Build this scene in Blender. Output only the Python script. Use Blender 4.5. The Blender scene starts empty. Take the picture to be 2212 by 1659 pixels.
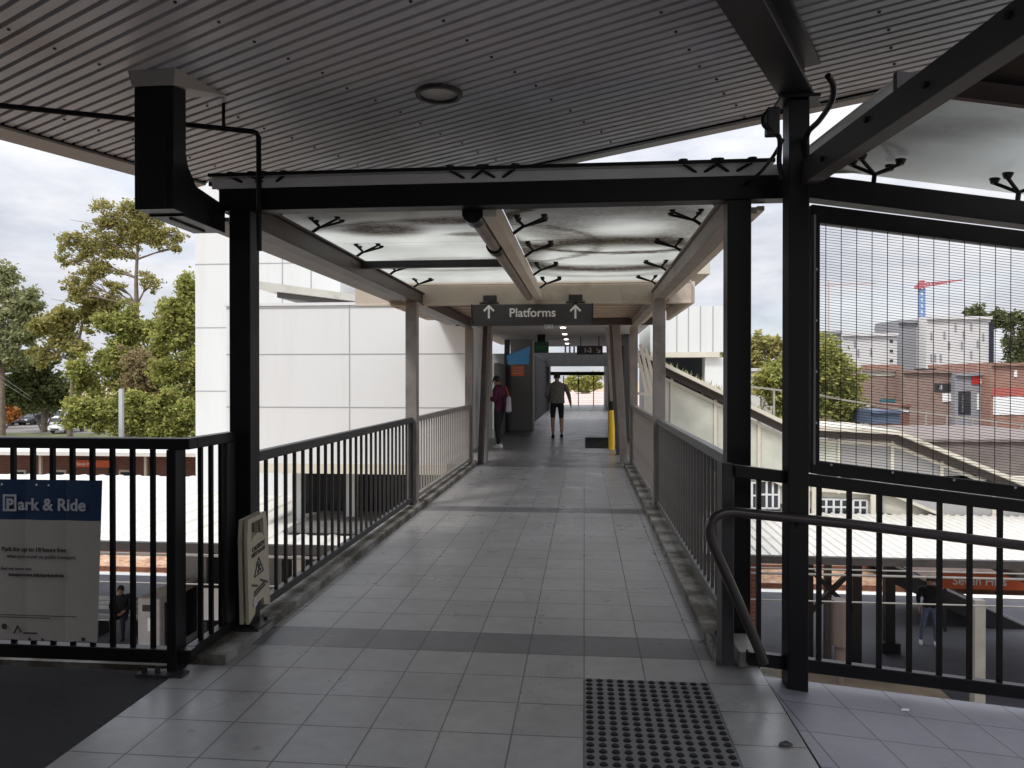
import bpy, math, random
from mathutils import Vector, Matrix
random.seed(11)
rnd = random.random
S = bpy.context.scene
COL = S.collection
V = Vector

# ------------------------------------------------------------------ camera, world, sun, exposure
FPX = 1620.0; CX = 1106.0; CY = 829.5          # focal length in pixels of a 2212 px wide picture
YAW = math.atan(156 / FPX); PIT = math.atan(9.5 / FPX); HCAM = 1.476
ct, st = math.cos(YAW), math.sin(YAW)
RT = V((ct, st, 0)); FW = V((-st, ct, 0)); UP = V((0, 0, 1))
cam = bpy.data.cameras.new('camera'); camo = bpy.data.objects.new('camera', cam)
COL.objects.link(camo)
camo.location = (0, 0, HCAM); camo.rotation_euler = (math.radians(90) - PIT, 0, YAW)
cam.sensor_width = 36; cam.lens = 36 * FPX / 2212; cam.clip_start = 0.05; cam.clip_end = 3000
S.camera = camo

SUN_EL, SUN_AZ = math.radians(52), math.radians(215)     # azimuth clockwise from +Y
w = bpy.data.worlds.new('World'); S.world = w; w.use_nodes = True
nt = w.node_tree; N = nt.nodes; L = nt.links; N.clear()
out = N.new('ShaderNodeOutputWorld'); bg = N.new('ShaderNodeBackground'); bg.inputs[1].default_value = 0.1
sky = N.new('ShaderNodeTexSky'); sky.sky_type = 'NISHITA'; sky.sun_disc = False
sky.sun_elevation = SUN_EL; sky.sun_rotation = SUN_AZ; sky.air_density = 1.0; sky.dust_density = 1.5
tc = N.new('ShaderNodeTexCoord'); mp = N.new('ShaderNodeMapping'); mp.inputs['Scale'].default_value = (1.0, 1.0, 3.2)
mp.inputs['Location'].default_value = (0.35, 0.1, 0.2)
nz = N.new('ShaderNodeTexNoise'); nz.inputs['Scale'].default_value = 2.6; nz.inputs['Detail'].default_value = 8; nz.inputs['Roughness'].default_value = 0.55
nz.inputs['Distortion'].default_value = 0.5
cov = N.new('ShaderNodeMapRange'); cov.inputs[1].default_value = 0.30; cov.inputs[2].default_value = 0.52
cov.inputs[3].default_value = 0.45; cov.inputs[4].default_value = 1.0
nz2 = N.new('ShaderNodeTexNoise'); nz2.inputs['Scale'].default_value = 4.5; nz2.inputs['Detail'].default_value = 7; nz2.inputs['Roughness'].default_value = 0.6
cr = N.new('ShaderNodeValToRGB')
cr.color_ramp.elements[0].position = 0.33; cr.color_ramp.elements[0].color = (0.60, 0.63, 0.72, 1)
cr.color_ramp.elements[1].position = 0.62; cr.color_ramp.elements[1].color = (0.93, 0.94, 0.98, 1)
sc = N.new('ShaderNodeVectorMath'); sc.operation = 'SCALE'; sc.inputs['Scale'].default_value = 9.0
mx = N.new('ShaderNodeMix'); mx.data_type = 'RGBA'
L.new(tc.outputs['Generated'], mp.inputs[0]); L.new(mp.outputs[0], nz.inputs[0]); L.new(mp.outputs[0], nz2.inputs[0])
L.new(nz.outputs[0], cov.inputs[0]); L.new(nz2.outputs[0], cr.inputs[0]); L.new(cr.outputs[0], sc.inputs[0])
szs = N.new('ShaderNodeSeparateXYZ'); L.new(tc.outputs['Generated'], szs.inputs[0])
zr = N.new('ShaderNodeMapRange'); zr.interpolation_type = 'SMOOTHSTEP'; zr.inputs[1].default_value = 0.12; zr.inputs[2].default_value = 0.95; zr.inputs[3].default_value = 5.2; zr.inputs[4].default_value = 14.5
L.new(szs.outputs[2], zr.inputs[0]); L.new(zr.outputs[0], sc.inputs['Scale'])
L.new(cov.outputs[0], mx.inputs[0]); L.new(sky.outputs[0], mx.inputs[6]); L.new(sc.outputs[0], mx.inputs[7])
L.new(mx.outputs[2], bg.inputs[0]); L.new(bg.outputs[0], out.inputs[0])

sun = bpy.data.lights.new('sun', 'SUN'); sun.energy = 1.4; sun.angle = math.radians(12); sun.color = (1, 0.96, 0.9)
suno = bpy.data.objects.new('sun', sun); COL.objects.link(suno)
sd = V((math.sin(SUN_AZ) * math.cos(SUN_EL), math.cos(SUN_AZ) * math.cos(SUN_EL), math.sin(SUN_EL)))
suno.rotation_euler = (-sd).to_track_quat('-Z', 'Y').to_euler(); suno.location = (-20, -30, 40)
S.view_settings.view_transform = 'Standard'; S.view_settings.look = 'None'
S.view_settings.exposure = 0.95; S.view_settings.gamma = 1.0
S.cycles.max_bounces = 8; S.cycles.diffuse_bounces = 4; S.cycles.transparent_max_bounces = 12
S.cycles.use_denoising = True

# ------------------------------------------------------------------ helpers
def ray(px, py):
    f = FW * math.cos(PIT) - UP * math.sin(PIT); u = FW * math.sin(PIT) + UP * math.cos(PIT)
    return f + RT * ((px - CX) / FPX) + u * ((CY - py) / FPX)
C0 = V((0, 0, HCAM))
def atY(px, py, y): r = ray(px, py); return C0 + r * (y / r.y)
def atX(px, py, x): r = ray(px, py); return C0 + r * (x / r.x)
def atZ(px, py, z): r = ray(px, py); return C0 + r * ((z - HCAM) / r.z)
def atD(px, py, d): r = ray(px, py); return C0 + r * (d / r.dot(FW))
def cf(xc, d, z): return RT * xc + FW * d + UP * z           # point in the frame of the side ramp

ORG = {}
def org(o): return ORG.get(o.name, V((0, 0, 0))) if o else V((0, 0, 0))
def tag(o, label, cat=None, group=None):
    o['label'] = label
    if cat: o['category'] = cat
    if group: o['group'] = group
    return o
def thing(name, label, cat, loc=(0, 0, 0), group=None):
    o = bpy.data.objects.new(name, None); COL.objects.link(o); o.location = loc; o.empty_display_size = 0.2
    ORG[o.name] = V(loc); return tag(o, label, cat, group)
def link_mesh(name, me, parent=None, loc=None):
    o = bpy.data.objects.new(name, me); COL.objects.link(o)
    if parent: o.parent = parent; ORG[o.name] = org(parent).copy()
    if loc is not None: o.location = loc
    return o

class MB:
    def __init__(s): s.v = []; s.f = []; s.m = []; s.sm = []
    def add(s, vs, fs, mi=0, smooth=False):
        b = len(s.v); s.v += [V(p) for p in vs]
        for f in fs: s.f.append([b + i for i in f]); s.m.append(mi); s.sm.append(smooth)
        return s
    def box(s, x0, x1, y0, y1, z0, z1, mi=0):
        p = [(x0, y0, z0), (x1, y0, z0), (x1, y1, z0), (x0, y1, z0), (x0, y0, z1), (x1, y0, z1), (x1, y1, z1), (x0, y1, z1)]
        return s.add(p, [(0, 3, 2, 1), (4, 5, 6, 7), (0, 1, 5, 4), (1, 2, 6, 5), (2, 3, 7, 6), (3, 0, 4, 7)], mi)
    def hexa(s, p, mi=0):                                     # eight corners, bottom ring then top ring
        return s.add(p, [(0, 3, 2, 1), (4, 5, 6, 7), (0, 1, 5, 4), (1, 2, 6, 5), (2, 3, 7, 6), (3, 0, 4, 7)], mi)
    def bar(s, a, b, wd, ht, up=(0, 0, 1), mi=0):             # rectangular bar from a to b
        a = V(a); b = V(b); d = (b - a).normalized(); u = V(up)
        if abs(d.dot(u)) > 0.98: u = V((0, 1, 0))
        r = d.cross(u).normalized(); u = r.cross(d).normalized()
        r = r * (wd / 2); u = u * (ht / 2)
        return s.hexa([a - r - u, a + r - u, b + r - u, b - r - u, a - r + u, a + r + u, b + r + u, b - r + u], mi)
    def quad(s, a, b, c, d, mi=0): return s.add([a, b, c, d], [(0, 1, 2, 3)], mi)
    def prism(s, poly, off, mi=0):                            # polygon extruded by a vector
        n = len(poly); off = V(off); vs = [V(p) for p in poly] + [V(p) + off for p in poly]
        return s.add(vs, [tuple(range(n))[::-1], tuple(range(n, 2 * n))] + [(i, (i + 1) % n, n + (i + 1) % n, n + i) for i in range(n)], mi)
    def tube(s, pts, r, n=10, mi=0, taper=None):
        pts = [V(p) for p in pts]; rings = []; prev = None
        for i, p in enumerate(pts):
            d = (pts[min(i + 1, len(pts) - 1)] - pts[max(i - 1, 0)]).normalized()
            u = prev if prev is not None else (V((0, 0, 1)) if abs(d.z) < 0.9 else V((1, 0, 0)))
            u = (u - d * u.dot(d))
            if u.length < 1e-4: u = d.orthogonal()
            u.normalize(); prev = u; v2 = d.cross(u)
            rr = r if taper is None else r + (taper - r) * i / (len(pts) - 1)
            rings.append([p + (u * math.cos(2 * math.pi * k / n) + v2 * math.sin(2 * math.pi * k / n)) * rr for k in range(n)])
        vs = [q for g in rings for q in g]; fs = []
        for i in range(len(pts) - 1):
            for k in range(n): fs.append((i * n + k, i * n + (k + 1) % n, (i + 1) * n + (k + 1) % n, (i + 1) * n + k))
        s.add(vs, fs, mi, True)
        return s.add(rings[0], [tuple(range(n))[::-1]], mi).add(rings[-1], [tuple(range(n))], mi)
    def disc(s, c, r, h, n=16, mi=0, axis=(0, 0, 1), r2=None):
        c = V(c); ax = V(axis).normalized(); u = ax.orthogonal().normalized(); v2 = ax.cross(u); r2 = r if r2 is None else r2
        lo = [c + (u * math.cos(2 * math.pi * k / n) + v2 * math.sin(2 * math.pi * k / n)) * r for k in range(n)]
        hi = [c + ax * h + (u * math.cos(2 * math.pi * k / n) + v2 * math.sin(2 * math.pi * k / n)) * r2 for k in range(n)]
        return s.add(lo + hi, [tuple(range(n))[::-1], tuple(range(n, 2 * n))] + [(k, (k + 1) % n, n + (k + 1) % n, n + k) for k in range(n)], mi)
    def mesh(s, name, mats, o=V((0, 0, 0))):
        me = bpy.data.meshes.new(name); me.from_pydata([tuple(p - o) for p in s.v], [], s.f)
        for m in (mats if isinstance(mats, (list, tuple)) else [mats]): me.materials.append(m)
        me.polygons.foreach_set('material_index', s.m); me.polygons.foreach_set('use_smooth', s.sm)
        me.update(); return me
    def build(s, name, mats, parent=None, bevel=0):
        o = org(parent)
        ob = link_mesh(name, s.mesh(name, mats, o), parent)
        if bevel:
            b = ob.modifiers.new('bevel', 'BEVEL'); b.width = bevel; b.segments = 1; b.limit_method = 'ANGLE'; b.harden_normals = False
        return ob
    def single(s, name, mats, label, cat, group=None, bevel=0):   # a thing that is one mesh, origin at its base
        lo = V((min(p.x for p in s.v), min(p.y for p in s.v), min(p.z for p in s.v))); hi = V((max(p.x for p in s.v), max(p.y for p in s.v), 0))
        o = V(((lo.x + hi.x) / 2, (lo.y + hi.y) / 2, lo.z))
        ob = link_mesh(name, s.mesh(name, mats, o)); ob.location = o; ORG[ob.name] = o
        if bevel:
            b = ob.modifiers.new('bevel', 'BEVEL'); b.width = bevel; b.segments = 1; b.limit_method = 'ANGLE'
        return tag(ob, label, cat, group)
    def struct(s, name, mats):
        ob = link_mesh(name, s.mesh(name, mats)); ob['kind'] = 'structure'; return ob
def rep(name, me, parent, pts):
    for p in pts: link_mesh(name, me, parent, V(p) - org(parent))
def copy_tree(o, loc, rz=0):
    c = o.copy(); COL.objects.link(c); c.location = loc; c.rotation_euler = (0, 0, rz)
    for ch in list(o.children):
        d = ch.copy(); COL.objects.link(d); d.parent = c
        for g in list(ch.children):
            e = g.copy(); COL.objects.link(e); e.parent = d
    return c

def text_mesh(txt, size, mat, origin, xdir, up, parent, name='lettering', align='LEFT', bold=0.0, thick=0.001):
    cu = bpy.data.curves.new('t', 'FONT'); cu.body = txt; cu.size = size; cu.align_x = align; cu.offset = bold; cu.extrude = thick
    t = bpy.data.objects.new('t', cu); COL.objects.link(t)
    me = bpy.data.meshes.new_from_object(t.evaluated_get(bpy.context.evaluated_depsgraph_get()))
    bpy.data.objects.remove(t)
    x = V(xdir).normalized(); u = V(up).normalized(); z = x.cross(u)
    m = Matrix((x, u, z)).transposed().to_4x4(); m.translation = V(origin) - org(parent); me.transform(m)
    me.materials.clear(); me.materials.append(mat)
    return link_mesh(name, me, parent)

# ------------------------------------------------------------------ materials
MATS = {}
def mat(name, col, rough=0.6, var=0.12, scale=3.0, metal=0.0, bump=0.0, bscale=40.0, spec=0.5, dirt=None, dscale=1.2, dlo=0.5, dhi=0.7, rvar=0.0):
    m = bpy.data.materials.new(name); m.use_nodes = True; t = m.node_tree; n = t.nodes; l = t.links
    b = n['Principled BSDF']; b.inputs['Roughness'].default_value = rough; b.inputs['Metallic'].default_value = metal
    b.inputs['Specular IOR Level'].default_value = spec
    c = n.new('ShaderNodeTexCoord'); nz = n.new('ShaderNodeTexNoise'); nz.inputs['Scale'].default_value = scale; nz.inputs['Detail'].default_value = 5
    l.new(c.outputs['Object'], nz.inputs[0])
    rp = n.new('ShaderNodeValToRGB'); e = rp.color_ramp.elements
    e[0].position = 0.3; e[1].position = 0.7
    e[0].color = (*[max(0, x * (1 - var)) for x in col], 1); e[1].color = (*[min(1, x * (1 + var)) for x in col], 1)
    l.new(nz.outputs[0], rp.inputs[0]); last = rp.outputs[0]
    if dirt:
        d = n.new('ShaderNodeTexNoise'); d.inputs['Scale'].default_value = dscale; d.inputs['Detail'].default_value = 8; d.inputs['Roughness'].default_value = 0.65
        l.new(c.outputs['Object'], d.inputs[0])
        mr = n.new('ShaderNodeMapRange'); mr.inputs[1].default_value = dlo; mr.inputs[2].default_value = dhi; l.new(d.outputs[0], mr.inputs[0])
        mi = n.new('ShaderNodeMix'); mi.data_type = 'RGBA'; l.new(mr.outputs[0], mi.inputs[0]); l.new(last, mi.inputs[6]); mi.inputs[7].default_value = (*dirt, 1); last = mi.outputs[2]
    l.new(last, b.inputs['Base Color'])
    if rvar:
        mr = n.new('ShaderNodeMapRange'); mr.inputs[3].default_value = max(0.02, rough - rvar); mr.inputs[4].default_value = min(1, rough + rvar)
        l.new(nz.outputs[0], mr.inputs[0]); l.new(mr.outputs[0], b.inputs['Roughness'])
    if bump:
        bn = n.new('ShaderNodeTexNoise'); bn.inputs['Scale'].default_value = bscale; bn.inputs['Detail'].default_value = 4; l.new(c.outputs['Object'], bn.inputs[0])
        bb = n.new('ShaderNodeBump'); bb.inputs['Strength'].default_value = bump; bb.inputs['Distance'].default_value = 0.01
        l.new(bn.outputs[0], bb.inputs['Height']); l.new(bb.outputs[0], b.inputs['Normal'])
    MATS[name] = m; return m
def emit(name, col, st):
    m = bpy.data.materials.new(name); m.use_nodes = True; b = m.node_tree.nodes['Principled BSDF']
    b.inputs['Base Color'].default_value = (*col, 1); b.inputs['Emission Color'].default_value = (*col, 1); b.inputs['Emission Strength'].default_value = st
    return m
def brick_mat(name, c1, c2, mortar, bw, rh, ms, offset=0.5, rough=0.8, bump=0.3, rot=None, loc=None, var=0.1):
    m = bpy.data.materials.new(name); m.use_nodes = True; t = m.node_tree; n = t.nodes; l = t.links; b = n['Principled BSDF']
    b.inputs['Roughness'].default_value = rough
    c = n.new('ShaderNodeTexCoord'); mp = n.new('ShaderNodeMapping')
    if rot: mp.inputs['Rotation'].default_value = rot
    if loc: mp.inputs['Location'].default_value = loc
    br = n.new('ShaderNodeTexBrick'); br.offset = offset; br.inputs['Scale'].default_value = 1
    br.inputs['Color1'].default_value = (*c1, 1); br.inputs['Color2'].default_value = (*c2, 1); br.inputs['Mortar'].default_value = (*mortar, 1)
    br.inputs['Mortar Size'].default_value = ms; br.inputs['Brick Width'].default_value = bw; br.inputs['Row Height'].default_value = rh; br.inputs['Mortar Smooth'].default_value = 0.3
    l.new(c.outputs['Object'], mp.inputs[0]); l.new(mp.outputs[0], br.inputs[0])
    nz = n.new('ShaderNodeTexNoise'); nz.inputs['Scale'].default_value = 1.3; nz.inputs['Detail'].default_value = 6; l.new(c.outputs['Object'], nz.inputs[0])
    mr = n.new('ShaderNodeMapRange'); mr.inputs[3].default_value = 1 - var; mr.inputs[4].default_value = 1 + var; mr.inputs[1].default_value = 0.3; mr.inputs[2].default_value = 0.7
    l.new(nz.outputs[0], mr.inputs[0])
    vm = n.new('ShaderNodeVectorMath'); vm.operation = 'SCALE'; l.new(br.outputs[0], vm.inputs[0]); l.new(mr.outputs[0], vm.inputs['Scale'])
    l.new(vm.outputs[0], b.inputs['Base Color'])
    bb = n.new('ShaderNodeBump'); bb.inputs['Strength'].default_value = bump; bb.inputs['Distance'].default_value = 0.004; bb.invert = True
    l.new(br.outputs['Fac'], bb.inputs['Height']); l.new(bb.outputs[0], b.inputs['Normal'])
    return m, t, br, vm, b

def tile_mat(name, base, band=False, rough=0.38):
    m, t, br, vm, b = brick_mat(name, tuple(x * 1.04 for x in base), tuple(x * 0.94 for x in base), tuple(x * 0.32 for x in base), 0.3, 0.3075, 0.0042, offset=0, rough=rough, bump=0.5, loc=(0, -3.095 + 30.75, 0), var=0.08)
    n = t.nodes; l = t.links
    c = n.new('ShaderNodeTexCoord')
    if band:
        sx = n.new('ShaderNodeSeparateXYZ'); l.new(c.outputs['Object'], sx.inputs[0])
        def mth(op, a, bb):
            k = n.new('ShaderNodeMath'); k.operation = op
            for i, q in enumerate((a, bb)):
                if isinstance(q, (int, float)): k.inputs[i].default_value = q
                else: l.new(q, k.inputs[i])
            return k.outputs[0]
        yy = mth('SUBTRACT', sx.outputs[1], 4.0175 - 43.05)
        md = mth('MODULO', yy, 4.305)
        ms = mth('LESS_THAN', md, 0.3075)
        mi = n.new('ShaderNodeMix'); mi.data_type = 'RGBA'; mi.blend_type = 'MULTIPLY'
        l.new(ms, mi.inputs[0]); l.new(vm.outputs[0], mi.inputs[6]); mi.inputs[7].default_value = (0.5, 0.5, 0.53, 1)
        l.new(mi.outputs[2], b.inputs['Base Color'])
    src = b.inputs['Base Color'].links[0].from_socket
    vo = n.new('ShaderNodeTexVoronoi'); vo.inputs['Scale'].default_value = 2.6; l.new(c.outputs['Object'], vo.inputs[0])
    g1 = n.new('ShaderNodeMapRange'); g1.inputs[1].default_value = 0.035; g1.inputs[2].default_value = 0.055; g1.inputs[3].default_value = 0.72; g1.inputs[4].default_value = 1.0; l.new(vo.outputs['Distance'], g1.inputs[0])
    n3 = n.new('ShaderNodeTexNoise'); n3.inputs['Scale'].default_value = 9; n3.inputs['Detail'].default_value = 9; n3.inputs['Roughness'].default_value = 0.75; l.new(c.outputs['Object'], n3.inputs[0])
    g2 = n.new('ShaderNodeMapRange'); g2.inputs[1].default_value = 0.35; g2.inputs[2].default_value = 0.62; g2.inputs[3].default_value = 0.88; g2.inputs[4].default_value = 1.04; l.new(n3.outputs[0], g2.inputs[0])
    gm = n.new('ShaderNodeMath'); gm.operation = 'MULTIPLY'; l.new(g1.outputs[0], gm.inputs[0]); l.new(g2.outputs[0], gm.inputs[1])
    gs = n.new('ShaderNodeVectorMath'); gs.operation = 'SCALE'; l.new(src, gs.inputs[0]); l.new(gm.outputs[0], gs.inputs['Scale']); l.new(gs.outputs[0], b.inputs['Base Color'])
    nz = n.new('ShaderNodeTexNoise'); nz.inputs['Scale'].default_value = 2.3; nz.inputs['Detail'].default_value = 6; l.new(c.outputs['Object'], nz.inputs[0])
    mr = n.new('ShaderNodeMapRange'); mr.inputs[1].default_value = 0.3; mr.inputs[2].default_value = 0.7; mr.inputs[3].default_value = rough - 0.07; mr.inputs[4].default_value = rough + 0.1
    l.new(nz.outputs[0], mr.inputs[0]); l.new(mr.outputs[0], b.inputs['Roughness'])
    return m

M_tile = tile_mat('grey floor tile', (0.285, 0.283, 0.281), band=True, rough=0.31)
M_tile_ramp = tile_mat('blue grey floor tile', (0.19, 0.19, 0.225), rough=0.42)
M_tile_in = tile_mat('concourse floor tile', (0.19, 0.185, 0.185), rough=0.33)
M_tile_in.node_tree.nodes['Bump'].inputs['Strength'].default_value = 0.15
M_tact = mat('tactile paver', (0.13, 0.13, 0.135), 0.55, 0.1, 6)
M_dome = mat('tactile dome', (0.008, 0.008, 0.009), 0.6, 0.2, 8, spec=0.2)
M_mat = mat('dark entrance matting', (0.012, 0.012, 0.014), 0.95, 0.3, 30, bump=0.6, bscale=160)
M_conc = mat('stained concrete', (0.27, 0.26, 0.245), 0.85, 0.15, 4, bump=0.3, bscale=30, dirt=(0.06, 0.053, 0.036), dscale=2.6, dlo=0.36, dhi=0.56)
M_black = mat('black painted steel', (0.007, 0.0065, 0.0075), 0.40, 0.25, 6, rvar=0.08, spec=0.26, bump=0.05, bscale=25)
M_brown = mat('dark brown steel', (0.055, 0.043, 0.040), 0.45, 0.2, 5, rvar=0.1)
M_dkgrey = mat('charcoal painted steel', (0.028, 0.027, 0.028), 0.45, 0.2, 5, spec=0.4)
M_grey = mat('grey painted steel', (0.17, 0.165, 0.155), 0.5, 0.12, 4, dirt=(0.08, 0.07, 0.06), dscale=3, dlo=0.55, dhi=0.75)
M_taupe = mat('taupe painted steel', (0.23, 0.212, 0.197), 0.5, 0.12, 4, dirt=(0.11, 0.085, 0.07), dscale=2.5, dlo=0.5, dhi=0.75)
M_tan = mat('tan fascia board', (0.42, 0.36, 0.29), 0.6, 0.1, 2, dirt=(0.2, 0.16, 0.12), dscale=1.5, dlo=0.55, dhi=0.8)
M_cream = mat('cream painted metal', (0.55, 0.52, 0.44), 0.5, 0.08, 2, dirt=(0.32, 0.3, 0.22), dscale=1.5, dlo=0.58, dhi=0.8)
M_sof = mat('ribbed metal soffit', (0.475, 0.49, 0.525), 0.36, 0.08, 1.5, dirt=(0.36, 0.35, 0.35), dscale=0.9, dlo=0.5, dhi=0.75)
M_fascia = mat('pale roof fascia', (0.34, 0.33, 0.31), 0.55, 0.08, 2)
M_white = mat('white wall panel', (0.60, 0.615, 0.615), 0.45, 0.012, 0.7, dirt=(0.55, 0.56, 0.555), dscale=0.6, dlo=0.5, dhi=0.8)
M_joint = mat('panel joint', (0.30, 0.31, 0.32), 0.7, 0.05)
M_roofw = mat('white roof sheeting', (0.56, 0.55, 0.51), 0.6, 0.06, 1.2, dirt=(0.42, 0.39, 0.34), dscale=1.2, dlo=0.55, dhi=0.8)
M_asph = mat('platform asphalt', (0.075, 0.075, 0.085), 0.85, 0.15, 1.5, bump=0.3, bscale=60)
M_paint = mat('white edge paint', (0.75, 0.75, 0.72), 0.7, 0.08, 5)
M_ball = mat('brown track ballast', (0.36, 0.21, 0.13), 0.95, 0.45, 5, bump=1.0, bscale=14, dirt=(0.5, 0.40, 0.3), dscale=1.5)
M_rail = mat('rusty rail', (0.16, 0.07, 0.045), 0.55, 0.3, 6)
M_sleep = mat('concrete sleeper', (0.36, 0.31, 0.27), 0.9, 0.2, 3)
M_brick, _, _, _, _ = brick_mat('red brick wall', (0.20, 0.07, 0.045), (0.14, 0.05, 0.035), (0.2, 0.16, 0.13), 0.24, 0.086, 0.01, rot=(math.radians(90), 0, 0))
M_brick2, _, _, _, _ = brick_mat('orange brick wall', (0.34, 0.17, 0.12), (0.28, 0.14, 0.10), (0.3, 0.24, 0.2), 0.5, 0.2, 0.02, rot=(math.radians(90), 0, 0))
M_glassd = mat('dark window glass', (0.02, 0.024, 0.03), 0.08, 0.2, 1)
M_trans = mat('pale green translucent sheet', (0.52, 0.53, 0.46), 0.5, 0.06, 2, dirt=(0.38, 0.39, 0.33), dscale=1.2, dlo=0.45, dhi=0.75)
M_oran = mat('orange sign board', (0.62, 0.11, 0.025), 0.45, 0.06, 3)
M_sign = mat('charcoal sign face', (0.045, 0.045, 0.047), 0.4, 0.1, 3)
M_lett = mat('white lettering', (0.80, 0.80, 0.78), 0.5, 0.03, 3)
M_lettg = mat('pale grey print', (0.42, 0.43, 0.46), 0.6, 0.05, 3)
M_navy = mat('navy banner print', (0.010, 0.032, 0.085), 0.45, 0.1, 3)
M_vinyl = mat('off white banner vinyl', (0.37, 0.332, 0.30), 0.5, 0.06, 3)
M_ink = mat('black print', (0.035, 0.03, 0.03), 0.6, 0.1, 3)
M_yel = mat('yellow bollard paint', (0.78, 0.48, 0.02), 0.45, 0.06, 4)
M_plast = mat('cream plastic', (0.42, 0.375, 0.28), 0.45, 0.07, 5, dirt=(0.33, 0.28, 0.2), dscale=4, dlo=0.55, dhi=0.75)
M_galv = mat('galvanised steel', (0.48, 0.49, 0.50), 0.45, 0.1, 4, metal=0.5)
M_stain = mat('dark handrail tube', (0.055, 0.048, 0.047), 0.28, 0.1, 6, metal=0.5)
M_lamp = emit('lit lamp face', (1.0, 0.97, 0.9), 4.0)
M_lens = mat('unlit frosted lens', (0.5, 0.49, 0.46), 0.35, 0.04, 4)
M_bark = mat('grey brown bark', (0.17, 0.13, 0.10), 0.9, 0.3, 3, bump=0.6, bscale=10)
M_skin = mat('skin', (0.42, 0.25, 0.17), 0.55, 0.08, 8)
M_hair = mat('black hair', (0.012, 0.01, 0.01), 0.5, 0.3, 20)
M_mag = mat('magenta jacket cloth', (0.09, 0.008, 0.045), 0.8, 0.2, 10)
M_blkc = mat('black cloth', (0.012, 0.012, 0.016), 0.85, 0.2, 10)
M_navyc = mat('navy cloth', (0.015, 0.018, 0.035), 0.85, 0.2, 10)
M_jackg = mat('grey olive jacket cloth', (0.16, 0.155, 0.14), 0.85, 0.15, 10)
M_jean = mat('faded blue denim', (0.13, 0.16, 0.24), 0.85, 0.2, 10)
M_shoew = mat('white trainer', (0.75, 0.74, 0.72), 0.6, 0.05, 8)
M_red = mat('red plastic', (0.45, 0.03, 0.03), 0.45, 0.1, 4)
M_blue = mat('light blue sign', (0.05, 0.25, 0.52), 0.45, 0.06, 3)
M_grn = mat('green exit sign face', (0.01, 0.07, 0.04), 0.4, 0.1, 3)
M_wallg = mat('mid grey wall panel', (0.30, 0.295, 0.29), 0.6, 0.06, 1)
M_ceil = mat('light grey ceiling', (0.50, 0.49, 0.48), 0.6, 0.04, 1)
M_plaza = mat('pink paving', (0.52, 0.40, 0.36), 0.85, 0.2, 0.6)
M_road = mat('street asphalt', (0.17, 0.155, 0.145), 0.9, 0.1, 0.3)
M_grass = mat('verge grass', (0.10, 0.11, 0.035), 0.95, 0.35, 0.4)
M_ground = mat('sandy ballast ground', (0.40, 0.31, 0.22), 0.95, 0.3, 0.8, bump=0.6, bscale=6)

_t = M_white.node_tree
_c = next(q for q in _t.nodes if q.type == 'TEX_COORD'); _m = _t.nodes.new('ShaderNodeMapping'); _m.inputs['Scale'].default_value = (4.0, 4.0, 0.35); _t.links.new(_c.outputs['Object'], _m.inputs[0])
for q in _t.nodes:
    if q.type == 'TEX_NOISE' and q.inputs['Roughness'].default_value > 0.6: _t.links.new(_m.outputs[0], q.inputs[0])
def leaf_mat(name, cols):
    m = bpy.data.materials.new(name); m.use_nodes = True; t = m.node_tree; n = t.nodes; l = t.links; n.clear()
    o = n.new('ShaderNodeOutputMaterial'); g = n.new('ShaderNodeNewGeometry'); r = n.new('ShaderNodeValToRGB')
    e = r.color_ramp.elements
    while len(e) < len(cols): e.new(0.5)
    for i, c in enumerate(cols): e[i].position = i / (len(cols) - 1); e[i].color = (*[min(0.6, q * 1.5) for q in c], 1)
    l.new(g.outputs['Random Per Island'], r.inputs[0])
    d = n.new('ShaderNodeBsdfDiffuse'); tr = n.new('ShaderNodeBsdfTranslucent'); mx = n.new('ShaderNodeMixShader'); mx.inputs[0].default_value = 0.45
    l.new(r.outputs[0], d.inputs[0]); l.new(r.outputs[0], tr.inputs[0]); l.new(d.outputs[0], mx.inputs[1]); l.new(tr.outputs[0], mx.inputs[2]); l.new(mx.outputs[0], o.inputs[0])
    return m
LF_euc = leaf_mat('eucalyptus leaves', [(0.12, 0.12, 0.035), (0.25, 0.23, 0.08), (0.34, 0.30, 0.12), (0.17, 0.18, 0.075)])
LF_green = leaf_mat('bright green leaves', [(0.09, 0.11, 0.03), (0.21, 0.22, 0.06), (0.33, 0.32, 0.11), (0.15, 0.165, 0.055)])
LF_dark = leaf_mat('dark green leaves', [(0.045, 0.055, 0.025), (0.10, 0.115, 0.045), (0.15, 0.16, 0.07)])
LF_grey = leaf_mat('grey green leaves', [(0.11, 0.125, 0.06), (0.22, 0.23, 0.12), (0.30, 0.30, 0.17)])
LF_brown = leaf_mat('brownish dry leaves', [(0.12, 0.10, 0.05), (0.24, 0.19, 0.10), (0.30, 0.25, 0.15)])
LF_oran = leaf_mat('orange autumn leaves', [(0.25, 0.10, 0.03), (0.40, 0.17, 0.06), (0.2, 0.13, 0.04)])

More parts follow.
